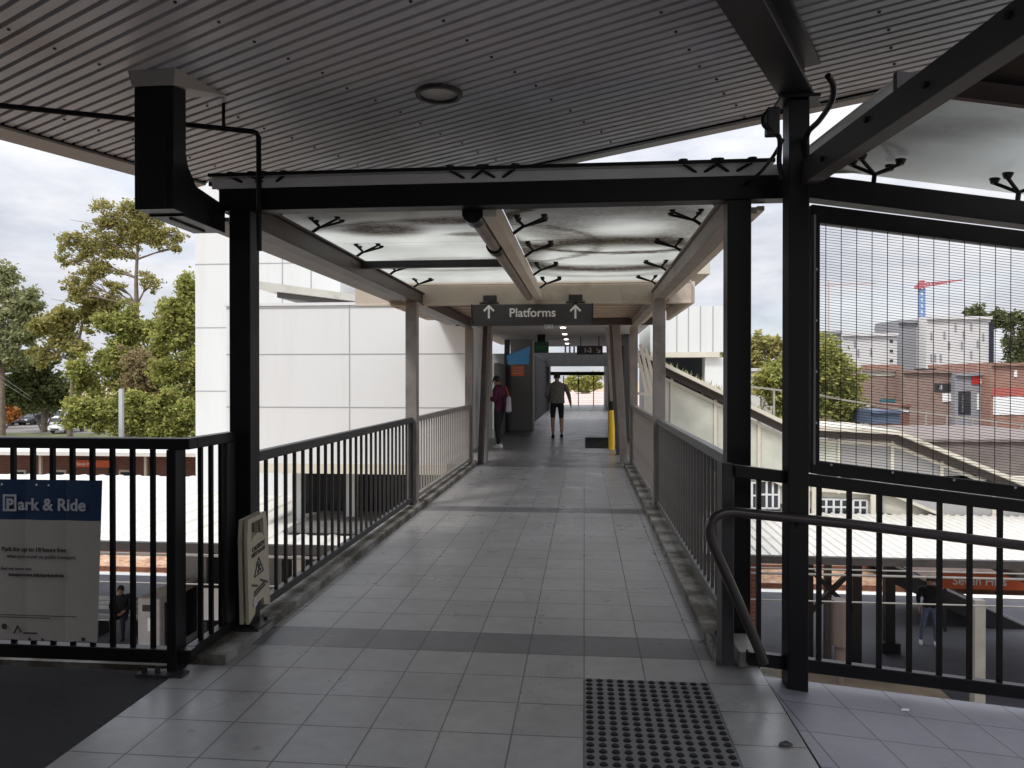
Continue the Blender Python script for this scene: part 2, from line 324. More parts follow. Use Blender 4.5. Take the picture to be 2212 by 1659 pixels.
def glass_mat(name, stains, ox=0.0, oy=0.0, tf=0.75, bright=1.0):
    m = bpy.data.materials.new(name); m.use_nodes = True; t = m.node_tree; n = t.nodes; l = t.links; n.clear()
    o = n.new('ShaderNodeOutputMaterial'); c = n.new('ShaderNodeTexCoord')
    base = n.new('ShaderNodeTexNoise'); base.inputs['Scale'].default_value = 1.5; base.inputs['Detail'].default_value = 6
    l.new(c.outputs['Object'], base.inputs[0])
    rp = n.new('ShaderNodeValToRGB'); rp.color_ramp.elements[0].position = 0.3; rp.color_ramp.elements[0].color = (0.62, 0.63, 0.60, 1)
    rp.color_ramp.elements[1].position = 0.7; rp.color_ramp.elements[1].color = (0.76, 0.77, 0.745, 1); l.new(base.outputs[0], rp.inputs[0]); last = rp.outputs[0]
    ns = n.new('ShaderNodeTexNoise'); ns.inputs['Scale'].default_value = 8; ns.inputs['Detail'].default_value = 8; ns.inputs['Roughness'].default_value = 0.7
    mp = n.new('ShaderNodeMapping'); mp.inputs['Scale'].default_value = (0.6, 1.6, 1); l.new(c.outputs['Object'], mp.inputs[0]); l.new(mp.outputs[0], ns.inputs[0])
    ns2 = n.new('ShaderNodeTexNoise'); ns2.inputs['Scale'].default_value = 26; ns2.inputs['Detail'].default_value = 6; ns2.inputs['Roughness'].default_value = 0.75; l.new(c.outputs['Object'], ns2.inputs[0])
    for (cx, cy, sx, sy, r0, wd, amt, col) in stains:
        cx += ox; cy += oy         # dirt rings and smears left by dried puddles
        mm = n.new('ShaderNodeMapping'); mm.vector_type = 'POINT'
        mm.inputs['Location'].default_value = (-cx * sx, -cy * sy, 0); mm.inputs['Scale'].default_value = (sx, sy, 0)
        l.new(c.outputs['Object'], mm.inputs[0])
        ln = n.new('ShaderNodeVectorMath'); ln.operation = 'LENGTH'; l.new(mm.outputs[0], ln.inputs[0])
        ad = n.new('ShaderNodeMath'); ad.operation = 'MULTIPLY_ADD'; l.new(ns.outputs[0], ad.inputs[0]); ad.inputs[1].default_value = 0.35; l.new(ln.outputs['Value'], ad.inputs[2])
        su = n.new('ShaderNodeMath'); su.operation = 'SUBTRACT'; l.new(ad.outputs[0], su.inputs[0]); su.inputs[1].default_value = r0 + 0.17
        ab = n.new('ShaderNodeMath'); ab.operation = 'ABSOLUTE'; l.new(su.outputs[0], ab.inputs[0])
        mr = n.new('ShaderNodeMapRange'); mr.interpolation_type = 'SMOOTHSTEP'; mr.inputs[1].default_value = wd; mr.inputs[2].default_value = 0.0; mr.inputs[3].default_value = 0; mr.inputs[4].default_value = amt
        l.new(ab.outputs[0], mr.inputs[0])
        sp = n.new('ShaderNodeMapRange'); sp.inputs[1].default_value = 0.40; sp.inputs[2].default_value = 0.58; sp.inputs[3].default_value = 0.62; sp.inputs[4].default_value = 1.0; l.new(ns2.outputs[0], sp.inputs[0])
        ml = n.new('ShaderNodeMath'); ml.operation = 'MULTIPLY'; l.new(mr.outputs[0], ml.inputs[0]); l.new(sp.outputs[0], ml.inputs[1]); mr = ml
        mi = n.new('ShaderNodeMix'); mi.data_type = 'RGBA'; l.new(mr.outputs[0], mi.inputs[0]); l.new(last, mi.inputs[6]); mi.inputs[7].default_value = (*col, 1); last = mi.outputs[2]
    d = n.new('ShaderNodeBsdfDiffuse'); tr = n.new('ShaderNodeBsdfTranslucent'); mx = n.new('ShaderNodeMixShader'); mx.inputs[0].default_value = tf
    l.new(last, d.inputs[0]); l.new(last, tr.inputs[0]); l.new(d.outputs[0], mx.inputs[1]); l.new(tr.outputs[0], mx.inputs[2])
    gl = n.new('ShaderNodeBsdfGlossy'); gl.inputs['Roughness'].default_value = 0.15; m2 = n.new('ShaderNodeMixShader'); m2.inputs[0].default_value = 0.06
    l.new(mx.outputs[0], m2.inputs[1]); l.new(gl.outputs[0], m2.inputs[2]); l.new(m2.outputs[0], o.inputs[0])
    return m
BRN = (0.11, 0.09, 0.072)
M_glass = glass_mat('frosted roof glass', [
    (-1.55, 5.62, 1.5, 1.9, 0.2, 0.5, 0.95, BRN), (-0.98, 5.35, 1.6, 3.6, 0.2, 0.5, 0.9, BRN), (-0.88, 5.85, 2.0, 4.0, 0.15, 0.4, 0.7, BRN), (-1.2, 6.4, 0.9, 1.1, 1.2, 0.07, 0.55, BRN),
    (0.35, 5.75, 1.05, 0.95, 1.05, 0.12, 0.95, BRN), (0.3, 5.7, 1.1, 1.0, 0.6, 0.5, 0.6, BRN), (0.25, 7.05, 0.95, 1.05, 0.85, 0.32, 0.97, BRN), (0.2, 8.0, 0.7, 1.3, 0.5, 0.2, 0.3, BRN), (-1.3, 7.4, 0.7, 1.3, 0.5, 0.2, 0.35, BRN)], 0.55, -4.17)
M_glass2 = glass_mat('frosted side canopy glass', [(0.3, 0.2, 0.8, 0.8, 0.7, 0.2, 0.25, BRN)], tf=0.9)

# ------------------------------------------------------------------ setting: floors, ground, tracks, platforms
XL, XR = -1.85, 0.68
f = MB()
f.box(-2.04, 0.89, -12, 3.70, -0.25, 0); f.box(XL, XR, 3.70, 12.93, -0.25, 0)
f.box(XR, 0.89, 3.70, 3.95, -0.25, 0.0)
f.struct('walkway', M_tile)
MB().box(-9, -2.044, -12, 3.60, -0.25, -0.003).struct('landing', M_mat)
MB().box(-2.4, 1.3, 12.932, 26, -0.3, 0).box(-1.9, 1.3, 26, 44, -0.3, 0).struct('concourse_floor', M_tile_in)
SL = 0.125
def rz(xc): return -SL * (xc - 1.2)
def rp_(xc, d, z): return cf(xc, d, rz(xc) + z)
rm = MB()
rm.hexa([rp_(1.20, 3.75, -0.25), rp_(5.5, 3.75, -0.25), rp_(5.5, -2, -0.25), rp_(0.72, -2, -0.25), rp_(1.262, 3.75, -0.002), rp_(5.5, 3.75, -0.002), rp_(5.5, -2, -0.002), rp_(0.73, -2, -0.002)])
# own object frame so that the tiles follow the ramp
o_r = cf(1.25, 3.75, 0); mrot = Matrix.Rotation(YAW, 4, 'Z')
me = bpy.data.meshes.new('ramp'); inv = (Matrix.Translation(o_r) @ mrot).inverted()
me.from_pydata([tuple(inv @ p) for p in rm.v], [], rm.f); me.materials.append(M_tile_ramp)
ro = link_mesh('ramp', me); ro.matrix_world = Matrix.Translation(o_r) @ mrot; ro['kind'] = 'structure'
MB().box(XL - 0.24, XL, 3.72, 12.93, -0.3, 0.05).struct('kerb', M_conc)
MB().box(XR, XR + 0.22, 3.955, 12.93, -0.3, 0.05).struct('kerb', M_conc)
MB().box(-2.35, 1.15, 3.75, 12.9, -0.75, -0.302).struct('bridge_deck', M_conc)
MB().box(-9, -2.09, 3.70, 3.95, -0.3, -0.012).struct('kerb', M_conc)
# raised domes of the warning pavers
t = MB(); t.box(0.003, 0.597, -1.0, 3.70, 0.001, 0.006, 0)
for i in range(12):
    for j in range(46):
        t.disc((0.025 + i * 0.05, 3.675 - j * 0.05, 0.0061), 0.0175, 0.006, 10, 1, r2=0.012)
t.struct('tactile_paving', [M_tact, M_dome])

MB().box(-900, 900, -300, 2500, -6.6, -6.1).struct('ground', M_ground)
MB().box(-150, 150, 24.0, 33.0, -6.096, -5.95).struct('track_bed', M_ball)
MB().box(-150, 150, 3.0, 12.6, -6.096, -5.95).struct('track_bed', M_ball)
for yy in (5.0, 9.2, 26.0, 30.2):
    r = MB()
    for k in (0, 1.435): r.box(-150, 150, yy + k - 0.035, yy + k + 0.035, -5.93, -5.77)
    r.struct('railway_track', M_rail)
pf = MB(); pf.box(-120, 120, 13.0, 23.8, -6.09, -5.0, 0); pf.box(-120, 120, 23.45, 23.78, -4.999, -4.994, 1); pf.box(-120, 120, 13.02, 13.3, -4.999, -4.994, 1)
pf.struct('platform', [M_asph, M_paint])
pf = MB(); pf.box(-120, 120, 33.2, 44, -6.09, -5.0, 0); pf.box(-120, 120, 33.25, 33.6, -4.999, -4.994, 1)
pf.struct('platform', [M_asph, M_paint])
MB().box(-220, -12, 46, 240, -6.09, -4.6).struct('verge', M_grass)
MB().hexa([V(p) for p in [(-75, 79, -4.61), (-32, 79, -4.61), (-32, 104, -4.61), (-110, 104, -4.61), (-75, 79, -4.55), (-32, 79, -4.55), (-32, 104, -4.55), (-110, 104, -4.55)]]).struct('road', M_road)
MB().box(8, 220, 46, 260, -6.09, -4.6).struct('street', M_road)
pz = MB(); pz.box(-9, 9, 44.005, 90, -0.4, -0.005, 0)
for k in range(5): pz.box(-9, 9, 48 + k * 5, 49.2 + k * 5, -0.004, 0.0, 1)
pz.struct('plaza', [M_plaza, M_brick2])

# ------------------------------------------------------------------ entrance roof over the camera
PHA = math.radians(31.9)
SA, CA = math.sin(PHA), math.cos(PHA)
AX = RT * SA + FW * CA; BX = -RT * CA + FW * SA
RSA, RSB = -0.024, -0.036                                    # the ceiling falls slightly away from the camera
Q0 = atD(1690, 238, 4.38)
AS, BS = AX + UP * RSA, BX + UP * RSB
RNRM = AS.cross(BS).normalized()
def on_roof(px, py): r = ray(px, py); return C0 + r * ((Q0 - C0).dot(RNRM) / r.dot(RNRM))
RC = on_roof(676, 458); ZS = 0.0
def rf(a, b, z): return RC + AS * a + BS * b + UP * z        # z is measured from the ceiling plane
YCUT = 5.30                                                  # the far corner of the roof is cut off square to the bridge
def bmax(a): return min(0.0, (YCUT - RC.y - AX.y * a) / BX.y)
A1c, B1c = (YCUT - RC.y) / AX.y, (YCUT - RC.y) / BX.y
er = thing('entrance_roof', 'big dark entrance roof with ribbed metal ceiling over the near walkway', 'roof', rf(A1c, 0, 0))
LB = min((on_roof(2230, -60) - RC).dot(BX), (on_roof(2000, 170) - RC).dot(BX)) - 0.15
m = MB(); LA = -13.0; pitch = 0.067; n = int(-LA / pitch)
for i in range(n):
    a0 = -i * pitch; pts = [(a0, 0), (a0 - 0.044, 0), (a0 - 0.047, 0.032), (a0 - 0.064, 0.032), (a0 - pitch, 0)]
    for (p, q) in zip(pts, pts[1:]):
        m.quad(rf(p[0], bmax(p[0]), p[1]), rf(q[0], bmax(q[0]), q[1]), rf(q[0], LB, q[1]), rf(p[0], LB, p[1]), 0)
for bi in range(11):
    for ai in range(40):
        a = -(ai * 3 + (bi % 2)) * pitch - 0.025; b = -0.35 - bi * 0.82 - 0.03 * rnd()
        if a > LA and b < bmax(a) - 0.1: m.disc(rf(a, b, -0.006), 0.0075, 0.006, 6, 1)
m.build('ribbed_soffit', [M_sof, M_black], er)
m = MB(); poly = [rf(LA, 0.2, 0.036), rf(A1c - 0.3, 0.2, 0.036), rf(0.1, B1c - 0.05, 0.036), rf(0.1, LB, 0.036), rf(LA, LB, 0.036)]
m.prism(poly, (0, 0, 0.27)); m.build('roof_deck', M_fascia, er)
def rbox(a0, a1, b0, b1, z0, z1): return [rf(a0, b0, z0), rf(a1, b0, z0), rf(a1, b1, z0), rf(a0, b1, z0), rf(a0, b0, z1), rf(a1, b0, z1), rf(a1, b1, z1), rf(a0, b1, z1)]
MB().hexa(rbox(A1c, LA, 0.015, 0.23, -0.02, 0.028)).build('gutter', M_fascia, er, 0.004)
MB().hexa(rbox(A1c, LA, 0.0, 0.014, -0.006, 0.028)).build('edge_trim', M_black, er)
MB().hexa(rbox(0.03, 0.12, B1c - 0.06, LB, -0.015, 0.029)).build('fascia', M_fascia, er, 0.004)
MB().hexa(rbox(0.002, 0.029, B1c, LB, -0.012, 0.028)).build('edge_trim', M_black, er)
ea, eb = rf(A1c, 0, 0), rf(0, B1c, 0); MB().bar(ea + V((0, .02, .0)), eb + V((0, .02, .0)), 0.02, 0.05).build('edge_trim', M_black, er)
MB().bar(ea + V((0, .10, .0)), eb + V((0, .10, .0)), 0.13, 0.04).build('front_trim', M_fascia, er)
# overhead universal beam on the corner post
pb = cf(1.395, 3.66, 0); q = pb - RC; b_b = q.dot(BX); a_p = q.dot(AX); ZPOST = rf(a_p, b_b, -0.23).z
m = MB(); m.hexa(rbox(a_p + 0.16, LA, b_b - 0.075, b_b + 0.075, -0.23, -0.215)).hexa(rbox(a_p + 0.16, LA, b_b - 0.075, b_b + 0.075, -0.018, -0.004)).hexa(rbox(a_p + 0.12, LA, b_b - 0.006, b_b + 0.006, -0.214, -0.019))
for k in range(5): m.hexa(rbox(a_p - 0.5 - k * 1.6, a_p - 0.512 - k * 1.6, b_b + 0.007, b_b + 0.07, -0.214, -0.019))
m.build('roof_beam', M_dkgrey, er, 0.002)

# unseen walls added behind the camera to block light
M_blocker = mat('dark hall wall', (0.16, 0.16, 0.165), 0.7)
blocker = thing('light_blocker', 'unseen dark walls added behind the camera to block light', 'building', (0, -6, 0))
MB().box(-9, 9, -6.2, -6.0, -0.2, 3.2).build('rear_wall', M_blocker, blocker)
MB().box(-9.2, -9.001, -6.2, 3.4, -0.2, 3.2).build('side_wall', M_blocker, blocker)
MB().box(6.5, 6.7, -6.2, 1.6, -2, 3.2).build('side_wall', M_blocker, blocker)

# round ceiling light
c = on_roof(948, 200)
dl = thing('downlight', 'round unlit ceiling light with a dark rim in the ribbed soffit', 'ceiling light', c)
m = MB(); R0 = 0.128
for k in range(32):
    a0, a1 = 2 * math.pi * k / 32, 2 * math.pi * (k + 1) / 32
    def rr(a, r, z): return c + V((math.cos(a) * r, math.sin(a) * r, z))
    m.quad(rr(a0, R0, -0.002), rr(a1, R0, -0.002), rr(a1, R0 - 0.004, -0.02), rr(a0, R0 - 0.004, -0.02), 0)
    m.quad(rr(a0, R0 - 0.004, -0.02), rr(a1, R0 - 0.004, -0.02), rr(a1, R0 - 0.024, -0.02), rr(a0, R0 - 0.024, -0.02), 0)
    m.quad(rr(a0, R0 - 0.024, -0.02), rr(a1, R0 - 0.024, -0.02), rr(a1, R0 - 0.026, 0.03), rr(a0, R0 - 0.026, 0.03), 0)
m.build('rim', M_dkgrey, dl)
MB().disc(c + V((0, 0, -0.004)), R0 - 0.027, 0.02, 28).build('lens', M_lens, dl)

# hanging steel box and bracket at the left
hb = thing('hanging_bracket', 'black steel box column hanging from the ribbed soffit to the left post', 'bracket', atZ(375, 468, 2.3))
x0, x1 = -2.235, -2.03; y0 = 3.55
m = MB(); m.box(x0, x1, y0, y0 + 0.12, 2.325, 3.06)
m.box(x0 + 0.02, x1 - 0.035, y0 - 0.006, y0 - 0.001, 2.33, 2.99)
m.build('box_column', M_black, hb, 0.003)
m = MB()
poly = [(x0, y0 + 0.121, 2.315), (x0, 4.12, 2.315), (x0, 4.12, 2.47), (x0, y0 + 0.25, 2.50), (x0, y0 + 0.17, 2.58), (x0, y0 + 0.121, 2.72)]
m.prism(poly, (0.19, 0, 0)); m.build('gusset_arm', M_black, hb, 0.003)
MB().box(x0 + 0.09, x0 + 0.105, y0 + 0.16, 4.05, 2.306, 2.3145).build('slot', M_ink, hb)
m = MB(); cx_, cy_ = (x0 + x1) / 2, y0 + 0.06
ZC = (rf((V((cx_, cy_, 0)) - RC).dot(AX), (V((cx_, cy_, 0)) - RC).dot(BX), 0)).z
lo = [(cx_ - .12, cy_ - .075, ZC - .07), (cx_ + .12, cy_ - .075, ZC - .07), (cx_ + .12, cy_ + .075, ZC - .07), (cx_ - .12, cy_ + .075, ZC - .07)]
lo = [(cx_ - .108, y0 - .008, ZC - .075), (cx_ + .108, y0 - .008, ZC - .075), (cx_ + .108, y0 + .13, ZC - .05), (cx_ - .108, y0 + .13, ZC - .05)]
hi = [(cx_ - .125, y0 - .02, ZC + .005), (cx_ + .125, y0 - .02, ZC + .005), (cx_ + .22, y0 + .34, ZC - .005), (cx_ - .22, y0 + .34, ZC - .005)]
m.hexa(lo + hi).build('flashing_collar', M_fascia, hb)
# conduit under the soffit and down the post
p0 = atZ(-400, 188, 2.87); p1 = atZ(0, 228, 2.87); p2 = atZ(545, 284, 2.87)
ce = p2 + (p2 - p1).normalized() * 0.0
pts = [p0, p1, p2, p2 + V((0.022, 0.004, -0.008)), p2 + V((0.034, 0.006, -0.03)), V((p2.x + 0.036, p2.y + 0.006, 2.3)), V((p2.x + 0.036, p2.y + 0.006, 2.2))]
c = thing('conduit', 'thin black pipe running below the soffit and down the left post', 'pipe', p2)
MB().tube(pts, 0.015, 8).build('pipe', M_black, c)
s0 = atZ(483, 276, 2.87); MB().tube([s0, V((s0.x, s0.y, 3.05))], 0.01, 8).build('drop_pipe', M_black, c)

# ------------------------------------------------------------------ glass canopy over the footbridge
PY = (4.17, 8.48, 12.78)
gc = thing('glass_canopy', 'footbridge canopy of stained frosted glass on dark steel posts', 'canopy', (-0.55, 4.17, 0))
m = MB(); m.box(-2.08, 1.12, 4.11, 4.23, 2.44, 2.565); m.build('cross_beam', M_black, gc, 0.004)
def post(x, y, top, mt, wd=0.125):
    p = MB().box(x - wd / 2, x + wd / 2, y - wd / 2, y + wd / 2, 0.06, top).build('post', mt, gc, 0.004)
    b = MB(); b.box(x - 0.12, x + 0.12, y - 0.1, y + 0.1, 0.051, 0.066)
    for sx in (-.09, .09):
        for sy in (-.075, .075): b.disc((x + sx, y + sy, 0.067), 0.013, 0.02, 6)
    b.build('base_plate', M_dkgrey if mt is M_black else mt, p)
post(-1.955, PY[0], 2.438, M_black); post(0.825, PY[0], 2.438, M_black)
post(-1.97, PY[1], 2.37, M_taupe, 0.13); post(0.83, PY[1], 2.37, M_taupe, 0.13)
post(-1.97, PY[2], 2.36, M_taupe, 0.13); post(0.83, PY[2], 2.36, M_taupe, 0.13)
for x, side in ((-1.97, -1), (0.83, 1)):
    hw = 0.05 if side < 0 else 0.036
    m = MB(); m.box(x - hw, x + hw, 4.235, 12.7, 2.375, 2.495)
    m.box(x - hw - 0.025, x + hw + 0.025, 4.235, 12.7, 2.496, 2.512); m.box(x - hw - 0.015, x + hw + 0.015, 4.235, 12.7, 2.362, 2.374)
    m.build('eave_beam', M_taupe if side > 0 else M_brown, gc, 0.003)
    a, b = sorted((x + side * 0.08, x + side * 0.115)); MB().box(a, b, 4.24, 12.7, 2.39, 2.425).build('edge_strip', M_cream, gc)
    a, b = sorted((x + side * 0.12, x + side * (0.36 if side < 0 else 0.16)))
    MB().box(a, b, 4.26, 12.6, 2.41, 2.435).build('eave_board', M_grey if side < 0 else M_cream, gc)
MB().box(-0.575, -0.495, 4.235, 8.78, 2.40, 2.50).build('spine_beam', M_cream, gc, 0.003)
MB().box(-1.915, -0.58, 6.33, 6.40, 2.44, 2.50).build('half_beam', M_dkgrey, gc, 0.003)
for (xa, xb) in ((-2.12, -0.557), (-0.545, 1.0)):
    for (ya, yb) in ((4.075, 6.17), (6.18, 8.79)):
        MB().box(xa, xb, ya, yb, 2.622, 2.636).build('glass_pane', M_glass, gc)
MB().box(-2.12, 1.0, 4.062, 4.073, 2.6235, 2.642).build('glass_edge_trim', M_black, gc); MB().box(-2.12, 1.45, 4.112, 4.122, 2.566, 2.6215).build('flashing', mat('pale grey flashing', (0.55, 0.545, 0.53), 0.5, 0.12, 2), gc)
# four armed spider fittings
def spider_mesh(lean):
    m = MB(); m.tube([(0, 0, 0), (lean * 0.05, 0, 0.055)], 0.012, 8)
    for sx, sy in ((1, 1), (1, -1), (-1, 1), (-1, -1)):
        e = V((lean * 0.08 + sx * 0.095, sy * 0.05, 0.098)); m.tube([(lean * 0.05, 0, 0.05), e], 0.009, 6); m.disc(e - V((0, 0, 0.004)), 0.016, 0.026, 10, r2=0.026)
    return m.mesh('spider_fitting', M_black)
SP0, SPR, SPL = spider_mesh(0), spider_mesh(-1.6), spider_mesh(1.6)
ys = (4.62, 5.2, 6.25, 7.35, 8.4)
rep('spider_fitting', SPL, gc, [V((-1.955, y, 2.512)) for y in ys]); rep('spider_fitting', SPR, gc, [V((0.815, y, 2.512)) for y in ys])
rep('spider_fitting', SPL, gc, [V((-0.50, y, 2.50)) for y in (4.4, 5.25, 6.25, 7.35, 8.4)])
rep('spider_fitting', SP0, gc, [V((x, 4.14, 2.53)) for x in (-1.9, -1.78)] + [V((x, 4.13, 2.53)) for x in (-0.64, -0.47, 0.62, 0.79)])
# tube light hung under the spine beam
tl = thing('tube_light', 'long grey batten light fixed along the canopy spine beam', 'light fitting', (-0.62, 5, 2.36))
MB().tube([(-0.635, 4.28, 2.43), (-0.635, 8.6, 2.43)], 0.045, 14).build('diffuser', M_taupe, tl)
for y in (4.3, 5.35): MB().tube([(-0.635, y - .06, 2.43), (-0.635, y + .08, 2.43)], 0.062, 14).build('end_cap', M_black, tl)

# ------------------------------------------------------------------ railings
def baluster(z0, z1, wd, mt): return MB().box(-wd / 2, wd / 2, -wd / 2, wd / 2, z0, z1).mesh('baluster', mt)
def bridge_rail(xc_, ya, yb, mt, label):
    t = thing('railing', label, 'railing', (xc_, (ya + yb) / 2, 0.05), 'railings of the footbridge')
    MB().box(xc_ - 0.03, xc_ + 0.03, ya, yb, 0.985, 1.045).build('top_rail', mt, t, 0.004)
    MB().box(xc_ - 0.025, xc_ + 0.025, ya, yb, 0.085, 0.135).build('bottom_rail', mt, t, 0.004)
    for y in (ya + 0.02, yb - 0.02): MB().box(xc_ - 0.024, xc_ + 0.024, y - 0.02, y + 0.02, 0.051, 0.984).build('end_post', mt, t)
    n = int((yb - ya) / 0.152); st_ = (yb - ya) / n
    rep('baluster', baluster(0.136, 0.984, 0.02, mt), t, [V((xc_, ya + st_ * (k + 0.5), 0)) for k in range(n)])
    return t
bridge_rail(-1.965, 4.25, 8.40, M_dkgrey, 'grey left bridge railing between the black and taupe posts')
bridge_rail(-1.965, 8.56, 12.70, M_taupe, 'taupe far left bridge railing in front of the white wall')
bridge_rail(0.825, 4.25, 8.40, mat('mid grey painted steel', (0.10, 0.098, 0.095), 0.45, 0.15, 5), 'grey bar railing on the right side of the bridge nearest the handrail')
bridge_rail(0.825, 8.56, 12.70, M_taupe, 'taupe bar railing at the far right side of the bridge before the leaning columns')
# near left black railing, turning the corner
t = thing('railing', 'black bar railing with a corner post at the left, banner hung on it', 'railing', (-3.5, 3.62, 0))
MB().box(-8.5, -1.965, 3.575, 3.655, 1.125, 1.18).box(-2.03, -1.965, 3.656, 4.10, 1.125, 1.18).build('top_rail', M_black, t, 0.004)
MB().box(-8.5, -1.965, 3.585, 3.645, 0.045, 0.115).box(-2.03, -1.975, 3.646, 4.10, 0.06, 0.115).build('bottom_rail', M_black, t, 0.004)
MB().box(-2.085, -2.035, 3.57, 3.67, -0.02, 1.124).build('corner_post', M_black, t, 0.003)
MB().box(-2.03, -1.975, 4.0, 4.10, 0.116, 1.124).build('end_post', M_dkgrey, t, 0.003)
rep('baluster', baluster(0.1155, 1.1245, 0.021, M_black), t, [V((-2.181 - 0.1085 * k, 3.615, 0)) for k in range(58)] + [V((-2.0, 3.75 + 0.11 * k, 0)) for k in range(3)])
m = MB(); m.box(-2.22, -1.98, 3.52, 3.6, -0.0025, 0.012)
for x in (-2.19, -2.12): m.disc((x, 3.55, 0.013), 0.014, 0.03, 8)
m.build('base_plate', M_dkgrey, t)
# side ramp railing
def rhexa(x0, x1, d0, d1, z0, z1): return [rp_(x0, d0, z0), rp_(x1, d0, z0), rp_(x1, d1, z0), rp_(x0, d1, z0), rp_(x0, d0, z1), rp_(x1, d0, z1), rp_(x1, d1, z1), rp_(x0, d1, z1)]
t = thing('railing', 'black bar railing sloping down along the side ramp below the mesh screen', 'railing', cf(1.8, 3.7, 0))
MB().hexa(rhexa(1.09, 5.3, 3.66, 3.72, 0.985, 1.045)).build('top_rail', M_black, t, 0.004)
MB().hexa(rhexa(1.16, 5.3, 3.665, 3.715, 0.07, 0.135)).build('bottom_rail', M_black, t, 0.004)
MB().hexa(rhexa(1.035, 1.095, 3.69, 3.79, 0.05, 1.046)).build('end_post', M_dkgrey, t, 0.003)
MB().box(0.765, 0.86, 3.80, 4.09, 0.051, 0.125).build('return_rail', M_grey, t, 0.004)  # grey colour stands in for sky light on a black rail
bal = baluster(-0.43, 0.43, 0.0205, M_black)
for k in range(27):
    xc = 1.215 + 0.1485 * k
    if abs(xc - 1.385) > 0.075: o = link_mesh('baluster', bal, t, rp_(xc, 3.69, 0.56) - org(t)); o.rotation_euler = (0, 0, YAW)
# corner post
cp = thing('corner_post', 'tall black steel post at the corner of bridge and side ramp', 'post', cf(1.38, 3.66, 0))
pc = cf(1.385, 3.665, 0); MB().box(pc.x - .048, pc.x + .048, pc.y - .06, pc.y + .06, -0.05, ZPOST - 0.02).build('shaft', M_black, cp, 0.003)
MB().box(pc.x - .09, pc.x + .09, pc.y - .09, pc.y + .09, ZPOST - 0.019, ZPOST - 0.002).build('cap_plate', M_black, cp)
MB().hexa(rhexa(1.448, 1.458, 3.60, 3.63, 1.1, 2.3)).build('fixing_strip', M_grey, cp)
# mesh screen
ms = thing('mesh_screen', 'black framed fine wire mesh screen above the side ramp railing', 'screen', rp_(2.5, 3.68, 1.05))
m = MB(); m.hexa(rhexa(1.465, 5.3, 3.665, 3.71, 1.05, 1.115)).hexa(rhexa(1.465, 5.3, 3.665, 3.71, 2.28, 2.365)).hexa(rhexa(1.465, 1.505, 3.666, 3.709, 1.1151, 2.2799)).hexa(rhexa(3.5, 3.56, 3.666, 3.709, 1.1151, 2.2799))
m.build('frame', M_black, ms, 0.002)
m = MB()
def wire(a, b, r): m.tube([a, b], r, 4)
for k in range(50):
    xc = 1.54 + k * 0.0757; wire(rp_(xc, 3.684, 1.1), rp_(xc, 3.684, 2.3), 0.0019)
z = 1.116
while z < 2.285: wire(rp_(1.49, 3.688, z), rp_(5.3, 3.688, z), 0.00125); z += 0.0133
m.build('wire_mesh', M_black, ms)
rvm = MB().disc((0, 0, 0), 0.006, 0.004, 8, 0, axis=-FW).mesh('rivet', M_lettg)
rep('rivet', rvm, ms, [rp_(1.56 + 0.3 * k, 3.664, 1.105) for k in range(12)] + [rp_(1.485, 3.664, 1.3 + 0.25 * k) for k in range(4)])
# handrail
hp = [(1651, 1432), (1640, 1405), (1600, 1312), (1560, 1222), (1542, 1182), (1535, 1160), (1533, 1142), (1537, 1127), (1547, 1115), (1562, 1108), (1585, 1106)]
pts = [atD(x, y, 3.60) for x, y in hp]
last = pts[-1]
for k in range(1, 8): pts.append(last + RT * (0.55 * k) + UP * (-SL * 0.55 * k + 0.012 * min(k, 1)))
hr = thing('handrail', 'curved steel tube handrail in front of the side ramp railing', 'handrail', pts[0])
MB().tube(pts, 0.0245, 14).build('tube', M_stain, hr)
for xc in (1.37, 2.9):
    b0 = rp_(xc, 3.66, 0.78); MB().tube([b0, b0 - FW * 0.05, rp_(xc, 3.60, 0.80)], 0.007, 8).build('bracket', M_stain, hr)
# side canopy over the ramp
sc_ = thing('side_canopy', 'sloping frosted glass canopy over the side ramp with a dark edge beam', 'canopy', cf(2.2, 3.7, 2.4))
MB().hexa(rhexa(1.435, 5.3, 3.66, 3.76, 2.395, 2.51)).build('edge_beam', M_black, sc_, 0.004)
MB().hexa(rhexa(1.46, 5.3, 2.86, 3.98, 2.645, 2.66)).build('glass_pane', M_glass2, sc_)
MB().hexa(rhexa(1.45, 5.3, 2.83, 2.859, 2.60, 2.67)).build('rear_rail', M_brown, sc_)
MB().hexa(rhexa(1.62, 5.3, 1.2, 2.82, 2.665, 2.69)).build('box_gutter', M_black, sc_)
for xc in (1.78, 2.49, 3.4):
    s = link_mesh('spider_fitting', SP0, sc_, rp_(xc, 3.70, 2.51) - org(sc_)); s.rotation_euler = (0, 0.12, YAW)
db = MB(); db.hexa([cf(1.385, 3.60, 2.41), cf(1.465, 3.60, 2.41), cf(1.465, -1.5, 2.41), cf(1.385, -1.5, 2.41), cf(1.385, 3.60, 2.525), cf(1.465, 3.60, 2.525), cf(1.465, -1.5, 2.525), cf(1.385, -1.5, 2.525)])
bm_ = db.build('diagonal_beam', M_dkgrey, sc_, 0.003)
m = MB()
for k in range(8): m.disc(cf(1.384, 3.35 - k * 0.42, 2.46 + 0.03 * (k % 2)), 0.012, 0.012, 6, 0, axis=-RT)
m.build('bolt', M_black, bm_)
